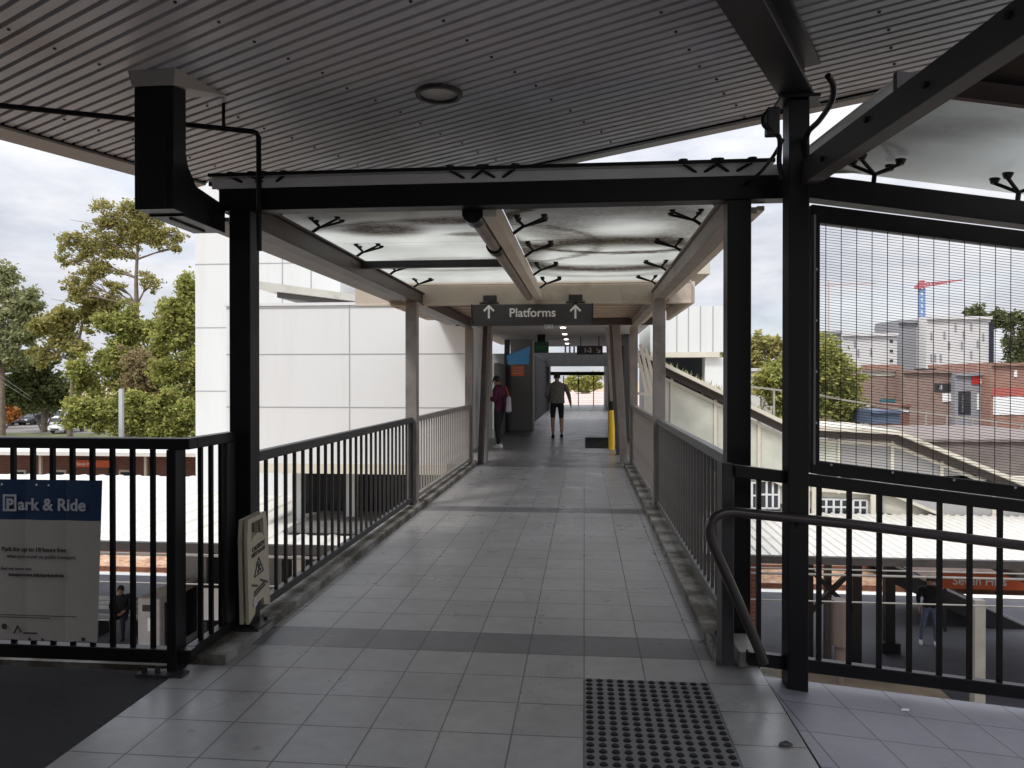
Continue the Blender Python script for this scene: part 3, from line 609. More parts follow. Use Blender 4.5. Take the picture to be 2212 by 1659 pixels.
# loose cables at the corner post
def cable(name_label, pp, r):
    m = MB(); pts = []
    P = [atD(*p) for p in pp]
    for i in range(len(P) - 1):                              # Catmull-Rom
        a, b, c, d = P[max(i - 1, 0)], P[i], P[i + 1], P[min(i + 2, len(P) - 1)]
        for k in range(6):
            t = k / 6; pts.append(0.5 * ((2 * b) + (c - a) * t + (2 * a - 5 * b + 4 * c - d) * t * t + (3 * b - a - 3 * c + d) * t ** 3))
    pts.append(P[-1]); m.tube(pts, r, 8)
    m.single('cable', M_black, name_label, 'cable', 'cables at the corner post')
cable('thick black cable curving from the ribbed soffit to the corner post', [(1788, 163, 3.05), (1800, 185, 3.1), (1796, 220, 3.2), (1770, 260, 3.4), (1745, 288, 3.55), (1740, 330, 3.6), (1742, 350, 3.61)], 0.013)
cable('black cable looping at the left of the corner post top', [(1690, 240, 3.6), (1655, 245, 3.58), (1650, 268, 3.58), (1668, 284, 3.58), (1684, 300, 3.59), (1683, 350, 3.59), (1690, 385, 3.59)], 0.012)
cable('slanting black cable from the corner post to the cross beam', [(1692, 300, 3.6), (1672, 335, 3.65), (1645, 370, 3.8), (1618, 392, 3.95), (1605, 402, 4.05)], 0.009)
m = MB(); p = atD(1668, 262, 3.60); m.box(p.x - 0.03, p.x + 0.03, p.y - 0.03, p.y + 0.03, p.z - 0.07, p.z + 0.06); m.single('junction_box', M_dkgrey, 'small dark junction box beside the top of the corner post', 'junction box', bevel=0.005)

# ------------------------------------------------------------------ banner, caution sign, floor litter
bn = thing('banner', 'park and ride banner with a navy header hung on the left black railing', 'banner', (-2.9, 3.56, 0.14))
xa, xb = -3.36, -2.418
def by(x): return 3.566 - 0.011 * abs(math.sin((x + 2.181) / 0.217 * math.pi)) ** 0.7
def sheet(z0, z1, mt, name):
    m = MB(); n = 72; xs = [xa + (xb - xa) * i / n for i in range(n + 1)]
    def pt(x, z, o): return V((x - (0.030 * (0.968 - z) / 0.83 if x > xb - 0.3 else 0) * ((x - xb + 0.3) / 0.3 if x > xb - 0.3 else 0), by(x) + o, z + (0.012 * abs(math.sin((x + 2.181) / 0.217 * math.pi)) if z < 0.15 else 0)))
    for i in range(n):
        a, b = xs[i], xs[i + 1]
        m.add([pt(a, z0, 0), pt(b, z0, 0), pt(b, z1, 0), pt(a, z1, 0)], [(0, 1, 2, 3)], 0, True)
        m.add([pt(a, z0, .002), pt(b, z0, .002), pt(b, z1, .002), pt(a, z1, .002)], [(3, 2, 1, 0)], 0, True)
    return m.build(name, mt, bn)
sheet(0.763, 0.968, M_navy, 'header'); sheet(0.142, 0.7629, M_vinyl, 'sheet')
YB = 3.548
def px_at(px, py): return atY(px, py, YB)
p = px_at(39, 1101); text_mesh('ark & Ride', 0.085, M_lettg, p, (1, 0, 0), (0, 0, 1), bn, bold=0.002)
p = px_at(6, 1104); q = px_at(35, 1068); m = MB(); wfr = 0.011
m.box(p.x, q.x, YB, YB + .002, p.z, p.z + wfr); m.box(p.x, q.x, YB, YB + .002, q.z - wfr, q.z); m.box(p.x, p.x + wfr, YB, YB + .002, p.z + wfr, q.z - wfr); m.box(q.x - wfr, q.x, YB, YB + .002, p.z + wfr, q.z - wfr)
m.build('lettering', M_lettg, bn)
p = px_at(13, 1100); text_mesh('P', 0.078, M_lettg, p, (1, 0, 0), (0, 0, 1), bn, bold=0.003)
for (xx, yy, tx, sz, bo) in ((143, 1193, 'Park for up to 18 hours free', 0.0305, 0.0006), (165, 1208, 'when you travel on public transport.', 0.0255, 0),
                             (68, 1232, 'To find out more visit', 0.022, 0), (138, 1247, 'transportnsw.info/parkandride', 0.0245, 0.0006)):
    text_mesh(tx, sz, M_ink, px_at(xx, yy), (1, 0, 0), (0, 0, 1), bn, align='RIGHT', bold=bo)
m = MB()
for (xA, xB, yy) in ((-60, 165, 1326), (-60, 108, 1331)):
    a = px_at(xA, yy); b = px_at(xB, yy); m.box(a.x, b.x, YB, YB + .001, a.z, a.z + 0.003)
for (xx, yy, rr_) in ((9, 1353, 0.014), (64, 1381, 0.008), (92, 1382, 0.008), (180, 1381, 0.010)): m.disc(px_at(xx, yy), rr_, 0.001, 14, 0, axis=(0, -1, 0))
a = px_at(30, 1368); b = px_at(38, 1352); c = px_at(46, 1366); m.tube([a, b, c], 0.004, 5)
a = px_at(50, 1369); b = px_at(80, 1372); m.box(a.x, b.x, YB, YB + .001, a.z, a.z + 0.008)
m.build('printed_mark', M_ink, bn)
m = MB()
for (xx, yy) in ((4, 1046), (79, 1047), (105, 1048)): m.disc(px_at(xx, yy), 0.0055, 0.001, 12, 0, axis=(0, -1, 0))
m.build('eyelet', M_lett, bn)  # white discs paint the daylight showing through the open eyelets

# cream A-board leaning on the left post
cs = thing('caution_sign', 'folded cream plastic wet floor sign leaning against the left bridge post', 'warning sign', (-1.87, 4.0, 0.05))
A0, A1 = atY(531, 1345, 3.88), atY(577, 1300, 4.16)           # bottom edge, near and far
B0, B1 = atY(526, 1125, 3.86), atY(570, 1103, 4.12)           # top edge
nrm = (A1 - A0).cross(B0 - A0).normalized()
def cb(u, v, o=0): return A0 * (1 - u) * (1 - v) + A1 * u * (1 - v) + B0 * (1 - u) * v + B1 * u * v + nrm * o
tk = 0.018 if nrm.x > 0 else -0.018
outl = [(0, -0.02), (0.28, 0.03), (0.33, 0.12), (0.68, 0.12), (0.73, 0.03), (1, -0.02), (1, 0.80), (0.97, 0.9), (0.93, 1), (0.07, 1), (0.03, 0.9), (0, 0.80)]
def holed(z0, z1):
    m = MB(); hole = [(0.5 + 0.26 * math.cos(k * math.pi / 6), 0.885 + 0.055 * math.sin(k * math.pi / 6)) for k in range(12)]
    low = outl[:7] + [(1, 0.74), (0, 0.74), outl[-1]]
    m.prism([cb(u, v, z0) for u, v in outl[:6] + [(1, 0.75), (0, 0.75)]], nrm * (z1 - z0))
    m.prism([cb(u, v, z0) for u, v in [(0, 0.752), (0.2, 0.752), (0.22, 0.95), (0.07, 1), (0.03, 0.9), (0, 0.8)]], nrm * (z1 - z0))
    m.prism([cb(u, v, z0) for u, v in [(1, 0.752), (1, 0.8), (0.97, 0.9), (0.93, 1), (0.78, 0.95), (0.8, 0.752)]], nrm * (z1 - z0))
    m.prism([cb(u, v, z0) for u, v in [(0.221, 0.951), (0.779, 0.951), (0.93, 1.0), (0.07, 1.0)]], nrm * (z1 - z0))
    m.prism([cb(u, v, z0) for u, v in [(0.2, 0.752), (0.8, 0.752), (0.72, 0.80), (0.5, 0.825), (0.28, 0.80)]], nrm * (z1 - z0))
    return m
holed(0, tk).build('front_board', M_plast, cs)
holed(-tk * 1.9, -tk * 0.8).build('rear_board', M_plast, cs)
sgn = 1 if tk > 0 else -1; so = tk + 0.002 * sgn
xd = (A1 - A0).normalized(); upv = (B0 - A0).normalized()
text_mesh('CAUTION', 0.036, M_ink, cb(0.5, 0.665, so), xd, upv, cs, align='CENTER', bold=0.001)
text_mesh('WET FLOOR', 0.031, M_ink, cb(0.5, 0.61, so), xd, upv, cs, align='CENTER', bold=0.001)
m = MB()
def st(u0, v0, u1, v1, r): m.bar(cb(u0, v0, so), cb(u1, v1, so), r, 0.002, up=nrm)
for s_ in ((0.5, 0.57, 0.28, 0.40), (0.28, 0.40, 0.72, 0.40), (0.72, 0.40, 0.5, 0.57)): st(*s_, 0.007)
for s_ in ((0.47, 0.50, 0.52, 0.45), (0.52, 0.45, 0.60, 0.425), (0.52, 0.45, 0.43, 0.42), (0.49, 0.485, 0.58, 0.48)): st(*s_, 0.014)
m.disc(cb(0.44, 0.515, so), 0.013, 0.002, 10, 0, axis=nrm)
for s_ in ((0.15, 0.34, 0.42, 0.29), (0.55, 0.33, 0.9, 0.24), (0.25, 0.245, 0.8, 0.275), (0.25, 0.215, 0.78, 0.24)): st(*s_, 0.011)
m.build('pictogram', M_ink, cs)
MB().disc(cb(0.28, 0.15, so), 0.028, 0.002, 14, 0, axis=nrm).build('emblem', M_lettg, cs)
# the same kind of board on the right, seen edge on behind the handrail
m = MB(); a = atY(1548, 1075, 4.02)
m.hexa([V((0.715, 3.93, 0.06)), V((0.735, 3.93, 0.06)), V((0.735, 4.10, 0.06)), V((0.715, 4.10, 0.06)), V((0.735, 3.98, 0.72)), V((0.755, 3.98, 0.72)), V((0.755, 4.10, 0.72)), V((0.735, 4.10, 0.72))])
m.hexa([V((0.69, 3.97, 0.722)), V((0.75, 3.97, 0.722)), V((0.75, 4.1, 0.722)), V((0.69, 4.1, 0.722)), V((0.70, 3.98, 0.75)), V((0.74, 3.98, 0.75)), V((0.74, 4.09, 0.75)), V((0.70, 4.09, 0.75))])
m.single('caution_sign', M_plast, 'cream plastic wet floor sign seen edge on beside the right bridge post', 'warning sign', bevel=0.003)
# litter
p = atZ(1697, 1612, 0.0); m = MB(); pp = [(-.03, -.008, 0.002), (-.01, -.018, .006), (.018, -.01, .005), (.03, .006, .003), (.008, .016, .012), (-.02, .01, .008)]
m.prism([p + V(q) for q in pp], (0, 0, 0.004)); m.single('fallen_leaf', M_ink, 'curled black leaf on the grey tiles beside the tactile paving', 'leaf')
p = rp_(1.85, 3.52, 0.0); m = MB(); m.prism([p + V(q) for q in ((-.02, -.006, 0.001), (.012, -.012, .003), (.02, .004, .006), (-.012, .01, .003))], (0, 0, 0.002)); m.single('paper_scrap', M_lett, 'tiny white paper scrap on the blue grey ramp tiles', 'paper')

# ------------------------------------------------------------------ concourse building beyond the bridge
cc = thing('concourse', 'covered station concourse at the far end of the footbridge', 'building', (0, 13, 0))
m = MB(); m.box(-2.75, 1.23, 8.82, 8.90, 2.37, 2.60); m.box(-2.75, 1.23, 8.815, 8.90, 2.601, 2.64); m.box(-2.75, 1.23, 8.81, 8.86, 2.355, 2.385)
m.build('fascia', M_tan, cc, 0.004)
m = MB(); m.box(-2.75, 1.23, 8.901, 13.0, 2.52, 2.62)
for k in range(8): m.box(-2.7, 1.2, 9.3 + k * 0.42, 9.33 + k * 0.42, 2.505, 2.519)
m.build('porch_soffit', M_tan, cc)
MB().box(-2.9, 1.45, 8.86, 26.2, 2.70, 2.95).build('roof', M_cream, cc)
MB().prism([(1.231, 8.9, 2.37), (1.231, 11.5, 2.37), (1.231, 11.5, 2.62), (1.231, 8.9, 2.62)], (0.05, 0, 0)).build('side_fascia', M_cream, cc)
MB().box(-2.2, 1.3, 12.72, 12.86, 2.40, 2.519).build('lintel', M_brown, cc)
MB().box(-2.3, 1.35, 13.001, 26, 2.62, 2.69).build('ceiling', M_ceil, cc)
def lean_col(px0, py0, px1, py1, y, wd, mt):
    a = atY(px0, py0, y); b = atY(px1, py1, y); MB().bar((a.x, y, 0), (b.x, y, 2.6), wd, 0.2, up=(0, 1, 0)).build('leaning_column', mt, cc, 0.004)
lean_col(1038, 1004, 1051, 712, 13.05, 0.085, M_brown); lean_col(1348, 1000, 1330, 710, 13.3, 0.13, M_taupe); lean_col(1338, 975, 1322, 712, 14.9, 0.12, M_brown)
lean_col(1331, 960, 1313, 714, 16.6, 0.12, M_taupe); lean_col(1048, 1000, 1060, 712, 13.4, 0.075, M_grey); lean_col(1092, 935, 1096, 725, 21.0, 0.14, M_brown)
MB().box(-2.13, -1.50, 21.6, 22.1, 0, 2.619).build('pillar', M_wallg, cc, 0.01)
MB().box(-1.498, -1.46, 21.58, 22.1, 0, 2.619).build('pillar_edge', M_cream, cc)
MB().box(-4.2, -2.135, 22.2, 22.35, 0, 2.25).build('rear_wall', M_wallg, cc)
MB().box(-2.29, -2.2, 19, 22.19, 0, 1.9).build('side_wall', M_wallg, cc)
m = MB(); m.box(1.12, 1.28, 19.0, 43.5, 0, 2.619); m.build('side_wall', M_wallg, cc)
MB().box(0.80, 1.119, 21.9, 22.1, 0, 2.45).build('pillar', M_wallg, cc, 0.01)
MB().box(0.69, 0.795, 21.95, 22.05, 0, 2.45).build('pillar_edge', M_cream, cc)
m = MB()
for k in range(34): m.box(-1.78, -1.72, 24 + k * 0.4, 24.25 + k * 0.4, 0, 2.3)
m.box(-1.77, -1.73, 24, 37.4, 2.3, 2.4); m.build('slatted_gate', M_blkc, cc)
MB().box(-3, 1.3, 34, 34.4, 2.08, 2.5).box(-3, 1.3, 34, 43, 2.501, 2.7).build('far_beam', M_dkgrey, cc)
MB().box(-3, 1.3, 42.4, 42.6, 1.72, 1.92).build('far_lintel', M_black, cc)
for k in range(4): MB().box(-0.9 + k * 0.2, -0.82 + k * 0.2, 34.45, 34.5, 2.1, 3.2).build('far_mullion', M_dkgrey, cc)
for k in range(3): MB().box(-1.2 + k * 0.85, -1.15 + k * 0.85, 42.62, 42.7, 0, 1.7).build('far_mullion', M_black, cc)
MB().box(-3, -1.9, 37.5, 43, 0, 2.5).build('far_wall', M_wallg, cc)
for i, (px, py) in enumerate(((1216, 709), (1220, 723), (1223, 734), (1225, 743))):
    p = atZ(px, py, 2.6); o = MB().disc((p.x, p.y, 2.60), 0.055, 0.018, 14).single('ceiling_lamp', M_lamp, 'small lit round ceiling lamp inside the concourse, %s' % ('nearest to the bridge', 'second from the bridge', 'third from the bridge', 'farthest from the bridge')[i], 'ceiling light', 'lamps in the concourse ceiling')
m = MB(); m.box(-2.25, -2.02, 9.35, 9.42, 2.455, 2.50); m.single('batten_light', M_lett, 'short white batten light under the tan porch soffit at the left', 'light fitting')

# Platforms sign
zt, zb = atY(1150, 657, 8.7).z, atY(1150, 700, 8.7).z
xa_, xb_ = atY(1018, 680, 8.7).x, atY(1281, 680, 8.7).x
sg = thing('direction_sign', 'charcoal hanging sign reading Platforms between two upward arrows', 'sign', ((xa_ + xb_) / 2, 8.72, zb))
MB().box(xa_ + 0.012, xb_ - 0.012, 8.70, 8.78, zb, zt).build('panel', M_sign, sg, 0.003)
MB().box(xa_ - 0.004, xa_ + 0.0115, 8.69, 8.79, zb - .004, zt + .004).build('end_frame', M_dkgrey, sg); MB().box(xb_ - 0.0115, xb_ + 0.004, 8.69, 8.79, zb - .004, zt + .004).build('end_frame', M_dkgrey, sg)
p = atY(1150, 684, 8.697); text_mesh('Platforms', 0.142, M_lett, p, (1, 0, 0), (0, 0, 1), sg, align='CENTER', bold=0.0022)
for px in (1056, 1243):
    m = MB(); c = atY(px, 674, 8.697); s = 0.0054
    def a_(x, z): return V((c.x + x * s, 8.697, c.z + z * s))
    m.bar(a_(0, -14), a_(0, 12), 4.2 * s, 0.002, up=(0, 1, 0)); m.bar(a_(-11, 2), a_(0.8, 14), 4.2 * s, 0.0025, up=(0, 1, 0)); m.bar(a_(11, 2), a_(-0.8, 14), 4.2 * s, 0.0022, up=(0, 1, 0))
    m.build('arrow', M_lett, sg)
    m = MB(); m.box(c.x - 0.025, c.x + 0.025, 8.72, 8.76, zt, 2.40); m.box(c.x - 0.11, c.x + 0.11, 8.70, 8.78, zt + 0.012, zt + 0.028); m.box(c.x - 0.08, c.x + 0.08, 8.795, 8.808, 2.395, 2.47); m.build('hanger', M_dkgrey, sg)
m = MB(); p = atY(1185, 704, 8.75); m.box(p.x - .05, p.x + .05, 8.72, 8.8, p.z - .035, p.z + .02); m.disc((p.x, 8.715, p.z - .01), 0.02, 0.02, 10, 0, axis=(0, -1, 0)); m.single('security_camera', M_galv, 'small pale camera fixed under the Platforms sign', 'camera', bevel=0.006)

# signs deeper in the concourse
a, b = atY(1246, 747, 20), atY(1302, 766, 20)
s1 = thing('platform_number_sign', 'small black hanging sign reading 1-2 with a down arrow', 'sign', ((a.x + b.x) / 2, 20, b.z))
MB().box(a.x, b.x, 20, 20.08, b.z, a.z).build('panel', M_sign, s1)
text_mesh('1-2', 0.16, M_lett, atY(1261, 761, 19.995), (1, 0, 0), (0, 0, 1), s1, bold=0.004)
c = atY(1292, 757, 19.995); m = MB(); m.bar(c + V((-.05, 0, .05)), c + V((.045, 0, -.045)), 0.022, .002, up=(0, 1, 0)); m.bar(c + V((.05, 0, -.05)), c + V((-.03, 0, -.05)), 0.022, .0025, up=(0, 1, 0)); m.bar(c + V((.05, 0, -.05)), c + V((.05, 0, .03)), 0.022, .0022, up=(0, 1, 0)); m.build('arrow', M_lett, s1)
for x in (a.x + 0.1, b.x - 0.1): MB().box(x - .012, x + .012, 20.02, 20.05, a.z, 2.62).build('hanger', M_black, s1)
a, b = atY(1154, 738, 19), atY(1185, 762, 19)
s2 = thing('exit_sign', 'dark green exit sign hanging from the concourse ceiling', 'sign', ((a.x + b.x) / 2, 19, b.z))
MB().box(a.x, b.x, 19, 19.1, b.z, a.z).build('panel', M_grn, s2)
text_mesh('EXIT', 0.12, mat('dim green lettering', (0.05, 0.3, 0.16), 0.5), V(((a.x + b.x) / 2, 18.995, b.z + 0.09)), (1, 0, 0), (0, 0, 1), s2, align='CENTER')
MB().box((a.x + b.x) / 2 - .1, (a.x + b.x) / 2 + .1, 19.0, 19.08, a.z, 2.62).build('hanger', M_black, s2)
m = MB(); pl = [atY(x, y, yy) for x, y, yy in ((1093, 768, 16.2), (1143, 748, 17.4), (1140, 787, 17.4), (1095, 787, 16.2))]
m.prism(pl, (0.03, -0.02, 0)); m.single('blue_poster', M_blue, 'slanted light blue poster board hanging left in the concourse', 'poster')
m = MB(); a, b = atY(1104, 790, 17), atY(1131, 812, 17); m.box(a.x, b.x, 17, 17.04, b.z, a.z)
rs = m.single('red_notice', M_oran, 'small red orange notice below the blue poster', 'notice')
m = MB()
for k in range(3): m.box(a.x + .04, b.x - .04, 16.994, 16.999, b.z + 0.05 + k * 0.06, b.z + 0.075 + k * 0.06)
m.build('printed_line', M_vinyl, rs).location = -ORG[rs.name] + V((0, 0, 0)) + ORG[rs.name]
m = MB(); c = atZ(1321, 971, 0); m.disc((c.x, c.y, 0), 0.068, 0.8, 20); m.disc((c.x, c.y, 0.80), 0.068, 0.03, 20, r2=0.045)
bo = thing('bollard', 'bright yellow bollard at the right side of the concourse entrance', 'bollard', c)
m.build('shaft', M_yel, bo); MB().disc((c.x, c.y, 0.8301), 0.05, 0.19, 16).build('cap', M_black, bo)
m = MB(); a, b = atZ(1264, 968, 0), atZ(1310, 946, 0); m.box(a.x, b.x + .2, a.y, b.y, 0.001, 0.012); m.single('doormat', M_mat, 'dark rubber mat on the concourse floor beside the yellow bollard', 'mat')

# ------------------------------------------------------------------ people
def figure(name, label, loc, face, scale, J, E, R, matf, mats, extra=None):
    t = thing(name, label, 'person', (0, 0, 0))
    keys = list(J); me = bpy.data.meshes.new('b'); me.from_pydata([J[k] for k in keys], [(keys.index(a), keys.index(b)) for a, b in E], [])
    ob = bpy.data.objects.new('b', me); COL.objects.link(ob)
    ob.modifiers.new('s', 'SKIN'); sv = me.skin_vertices[0].data
    for i, k in enumerate(keys):
        r = R[k]; sv[i].radius = r if isinstance(r, tuple) else (r, r); sv[i].use_root = (k == 'pelvis')
    sb = ob.modifiers.new('ss', 'SUBSURF'); sb.levels = 2; sb.render_levels = 2
    nm = bpy.data.meshes.new_from_object(ob.evaluated_get(bpy.context.evaluated_depsgraph_get())); bpy.data.objects.remove(ob)
    nm.materials.clear()
    for q in mats: nm.materials.append(q)
    for p in nm.polygons: p.material_index = matf(p.center); p.use_smooth = True
    link_mesh('body', nm, t)
    if extra: extra(t)
    t.location = loc; t.rotation_euler = (0, 0, face); t.scale = (scale,) * 3
    return t
def hand(J, E, R, k, wrist, d, side):                        # palm and five fingers, d = pointing direction
    d = V(d).normalized(); w_ = V(wrist); lat = V((0, 1, 0)) if abs(d.y) < 0.7 else V((0, 0, 1))
    lat = (lat - d * lat.dot(d)).normalized(); nrm_ = d.cross(lat)
    J[k + 'palm'] = tuple(w_ + d * 0.06); R[k + 'palm'] = (0.022, 0.03); E.append((k + 'wrist', k + 'palm'))
    for i, (o, ln) in enumerate(((-0.03, 0.055), (-0.011, 0.068), (0.009, 0.072), (0.027, 0.062))):
        a = w_ + d * 0.09 + lat * o; b = a + d * ln * 0.55 + nrm_ * side * 0.008; c = a + d * ln * 0.9 + nrm_ * side * 0.028
        for s_, q in (('a', a), ('b', b), ('c', c)): J[k + 'f%d' % i + s_] = tuple(q); R[k + 'f%d' % i + s_] = 0.0085
        E += [(k + 'palm', k + 'f%da' % i), (k + 'f%da' % i, k + 'f%db' % i), (k + 'f%db' % i, k + 'f%dc' % i)]
    a = w_ + d * 0.045 + lat * -0.038; b = a + d * 0.04 + lat * -0.02
    for s_, q in (('a', a), ('b', b)): J[k + 'th' + s_] = tuple(q); R[k + 'th' + s_] = 0.0095
    E += [(k + 'palm', k + 'tha'), (k + 'tha', k + 'thb')]
def base_fig(hipw=0.09, shw=0.18, lean=0.0):
    J = dict(pelvis=(0, 0, 0.95), waist=(0, 0.0, 1.08), chest=(0, lean, 1.28), neck0=(0, lean * 1.2, 1.42), neck=(0, lean * 1.4, 1.48), head0=(0, lean * 1.5 + 0.01, 1.56), head1=(0, lean * 1.5 + 0.015, 1.66))
    R = dict(pelvis=(0.155, 0.11), waist=(0.145, 0.1), chest=(0.16, 0.115), neck0=(0.075, 0.06), neck=0.052, head0=(0.072, 0.088), head1=(0.07, 0.085))
    E = [('pelvis', 'waist'), ('waist', 'chest'), ('chest', 'neck0'), ('neck0', 'neck'), ('neck', 'head0'), ('head0', 'head1')]
    return J, R, E
def limb(J, R, E, root, names, pts, rad):
    p = root
    for n_, q, r in zip(names, pts, rad): J[n_] = q; R[n_] = r; E.append((p, n_)); p = n_
def faceparts(t, head, face, skin=M_skin, hairlen=0.06):
    h = V(head); fy = face                                    # +1 looks along +Y in its own frame
    m = MB()
    def ell(c, rx, ry, rz_, zmin=-2, nu=14, nv=10, mi=0):
        vs = []; fs = []
        for j in range(nv + 1):
            ph = -math.pi / 2 + math.pi * j / nv
            for i in range(nu): vs.append(c + V((rx * math.cos(ph) * math.cos(2 * math.pi * i / nu), ry * math.cos(ph) * math.sin(2 * math.pi * i / nu), max(zmin, rz_ * math.sin(ph)))))
        for j in range(nv):
            for i in range(nu): fs.append((j * nu + i, j * nu + (i + 1) % nu, (j + 1) * nu + (i + 1) % nu, (j + 1) * nu + i))
        m.add(vs, fs, mi, True)
    ell(h + V((0, -0.016 * fy, 0.045)), 0.085, 0.096, 0.09, -0.03 - hairlen)
    m.build('hair', M_hair, t)
    m = MB(); ell(h + V((0, 0.098 * fy, -0.005)), 0.013, 0.02, 0.022); ell(h + V((0, 0.088 * fy, -0.055)), 0.026, 0.008, 0.008)
    for s in (-1, 1): ell(h + V((s * 0.078, 0, -0.005)), 0.012, 0.02, 0.032)
    m.build('face', skin, t)
    m = MB()
    for s in (-1, 1): ell(h + V((s * 0.032, 0.083 * fy, 0.018)), 0.012, 0.006, 0.007)
    m.build('eyes', M_ink, t)
def shoe(t, x, y, z, ry, mt):
    m = MB(); n = 12; pr = []
    for lv, sc2 in ((0, 1.0), (0.04, 1.0), (0.075, 0.8), (0.10, 0.55)):
        pr.append([V((x + 0.043 * sc2 * math.cos(2 * math.pi * i / n), y + (0.12 * sc2 if lv < 0.06 else 0.09 * sc2) * math.sin(2 * math.pi * i / n) + (0.035 - lv * 0.6) * ry, z + lv)) for i in range(n)])
    vs = [q for g in pr for q in g]; fs = [tuple(range(n))[::-1], tuple(range(3 * n, 4 * n))]
    for j in range(3):
        for i in range(n): fs.append((j * n + i, j * n + (i + 1) % n, (j + 1) * n + (i + 1) % n, (j + 1) * n + i))
    m.add(vs, fs, 0, True).build('shoe', mt, t)
# man walking away (looks along +Y)
J, R, E = base_fig(lean=0.01)
limb(J, R, E, 'pelvis', ('lhip', 'lknee', 'lcalf', 'lank'), ((-0.10, 0, 0.88), (-0.105, 0.06, 0.50), (-0.105, 0.03, 0.34), (-0.10, 0.02, 0.09)), (0.10, 0.062, 0.055, 0.038))
limb(J, R, E, 'pelvis', ('rhip', 'rknee', 'rcalf', 'rank'), ((0.10, 0, 0.88), (0.115, 0.0, 0.50), (0.12, -0.05, 0.34), (0.12, -0.12, 0.12)), (0.10, 0.062, 0.055, 0.038))
limb(J, R, E, 'chest', ('lsh', 'lelb', 'lwrist'), ((-0.20, 0, 1.37), (-0.27, -0.03, 1.12), (-0.22, 0.16, 1.0)), (0.075, 0.058, 0.036))
limb(J, R, E, 'chest', ('rsh', 'relb', 'rwrist'), ((0.20, 0, 1.37), (0.30, -0.03, 1.13), (0.35, 0.03, 0.90)), (0.075, 0.058, 0.036))
hand(J, E, R, 'l', J['lwrist'], (0.1, 0.6, -0.6), 1); hand(J, E, R, 'r', J['rwrist'], (0.15, 0.1, -1), -1)
def mf(c):
    if c.z > 1.47: return 0
    if abs(c.x) > 0.2 and c.z < 1.02: return 0
    if c.z > 0.93 or abs(c.x) > 0.23: return 1
    return 2 if c.z > 0.52 else 0
p = atZ(1203, 946, 0)
def ex(t):
    faceparts(t, J['head0'], 1, hairlen=0.03); shoe(t, -0.10, 0.02, 0.0, 1, M_blkc); shoe(t, 0.12, -0.12, 0.02, 1, M_blkc)
    m = MB(); n = 16
    def ring(z, rx, ry): return [V((rx * math.cos(2 * math.pi * i / n), ry * math.sin(2 * math.pi * i / n), z)) for i in range(n)]
    rr2 = [ring(0.90, 0.205, 0.15), ring(1.05, 0.19, 0.14), ring(1.25, 0.205, 0.145), ring(1.38, 0.19, 0.12), ring(1.455, 0.085, 0.075)]
    fs = [(j * n + i, j * n + (i + 1) % n, (j + 1) * n + (i + 1) % n, (j + 1) * n + i) for j in range(4) for i in range(n)]
    m.add([q for g in rr2 for q in g], fs, 0, True).build('jacket', M_jackg, t)
figure('person', 'person in grey jacket and black shorts walking away through the concourse', p, 0.05, 0.98, J, E, R, mf, [M_skin, M_jackg, M_blkc], ex)
# woman at the left, facing left and looking down at her phone
J, R, E = base_fig(lean=0.03)
J['head0'] = (0, 0.085, 1.55); J['head1'] = (0, 0.10, 1.64)
limb(J, R, E, 'pelvis', ('lhip', 'lknee', 'lcalf', 'lank'), ((-0.085, 0, 0.88), (-0.09, 0.03, 0.50), (-0.09, 0.0, 0.32), (-0.09, -0.02, 0.09)), (0.105, 0.068, 0.06, 0.045))
limb(J, R, E, 'pelvis', ('rhip', 'rknee', 'rcalf', 'rank'), ((0.085, 0, 0.88), (0.09, 0.07, 0.50), (0.09, 0.06, 0.32), (0.09, 0.06, 0.09)), (0.105, 0.068, 0.06, 0.045))
limb(J, R, E, 'chest', ('lsh', 'lelb', 'lwrist'), ((-0.18, 0.02, 1.36), (-0.22, 0.02, 1.10), (-0.10, 0.23, 1.16)), (0.075, 0.062, 0.038))
limb(J, R, E, 'chest', ('rsh', 'relb', 'rwrist'), ((0.18, 0.02, 1.36), (0.22, 0.0, 1.10), (0.10, 0.22, 1.14)), (0.075, 0.062, 0.038))
hand(J, E, R, 'l', J['lwrist'], (0.4, 0.5, 0.3), 1); hand(J, E, R, 'r', J['rwrist'], (-0.4, 0.5, 0.3), -1)
def mf2(c):
    if c.z > 1.46 or (c.y > 0.20 and c.z > 1.05): return 0
    return 1 if c.z > 0.88 else 2
p = atZ(1079, 968, 0); Jw = dict(J)
def ex2(t):
    faceparts(t, Jw['head0'], 1, hairlen=0.05); shoe(t, -0.09, -0.02, 0, 1, M_shoew); shoe(t, 0.09, 0.06, 0, 1, M_shoew)
wm = figure('person', 'person in magenta jacket and black trousers standing at left looking down', p, math.radians(72), 0.93, J, E, R, mf2, [M_skin, M_mag, M_blkc], ex2)
m = MB(); q = p + V((0.20, -0.06, 0.0)); m.hexa([q + V(v) for v in ((-.05, -.12, .78), (.06, -.12, .78), (.06, .12, .78), (-.05, .12, .78), (-.03, -.10, 1.12), (.04, -.10, 1.12), (.04, .10, 1.12), (-.03, .10, 1.12))])
hb_ = m.single('shoulder_bag', mat('pale grey bag cloth', (0.42, 0.42, 0.46), 0.7), 'pale grey shoulder bag hanging behind the person in magenta', 'bag', bevel=0.02)
MB().tube([q + V((0, -.08, 1.12)), q + V((-.05, -.05, 1.32)), q + V((-.08, 0, 1.36)), q + V((-.05, .05, 1.3)), q + V((0, .08, 1.12))], 0.012, 6).build('strap', M_red, hb_)
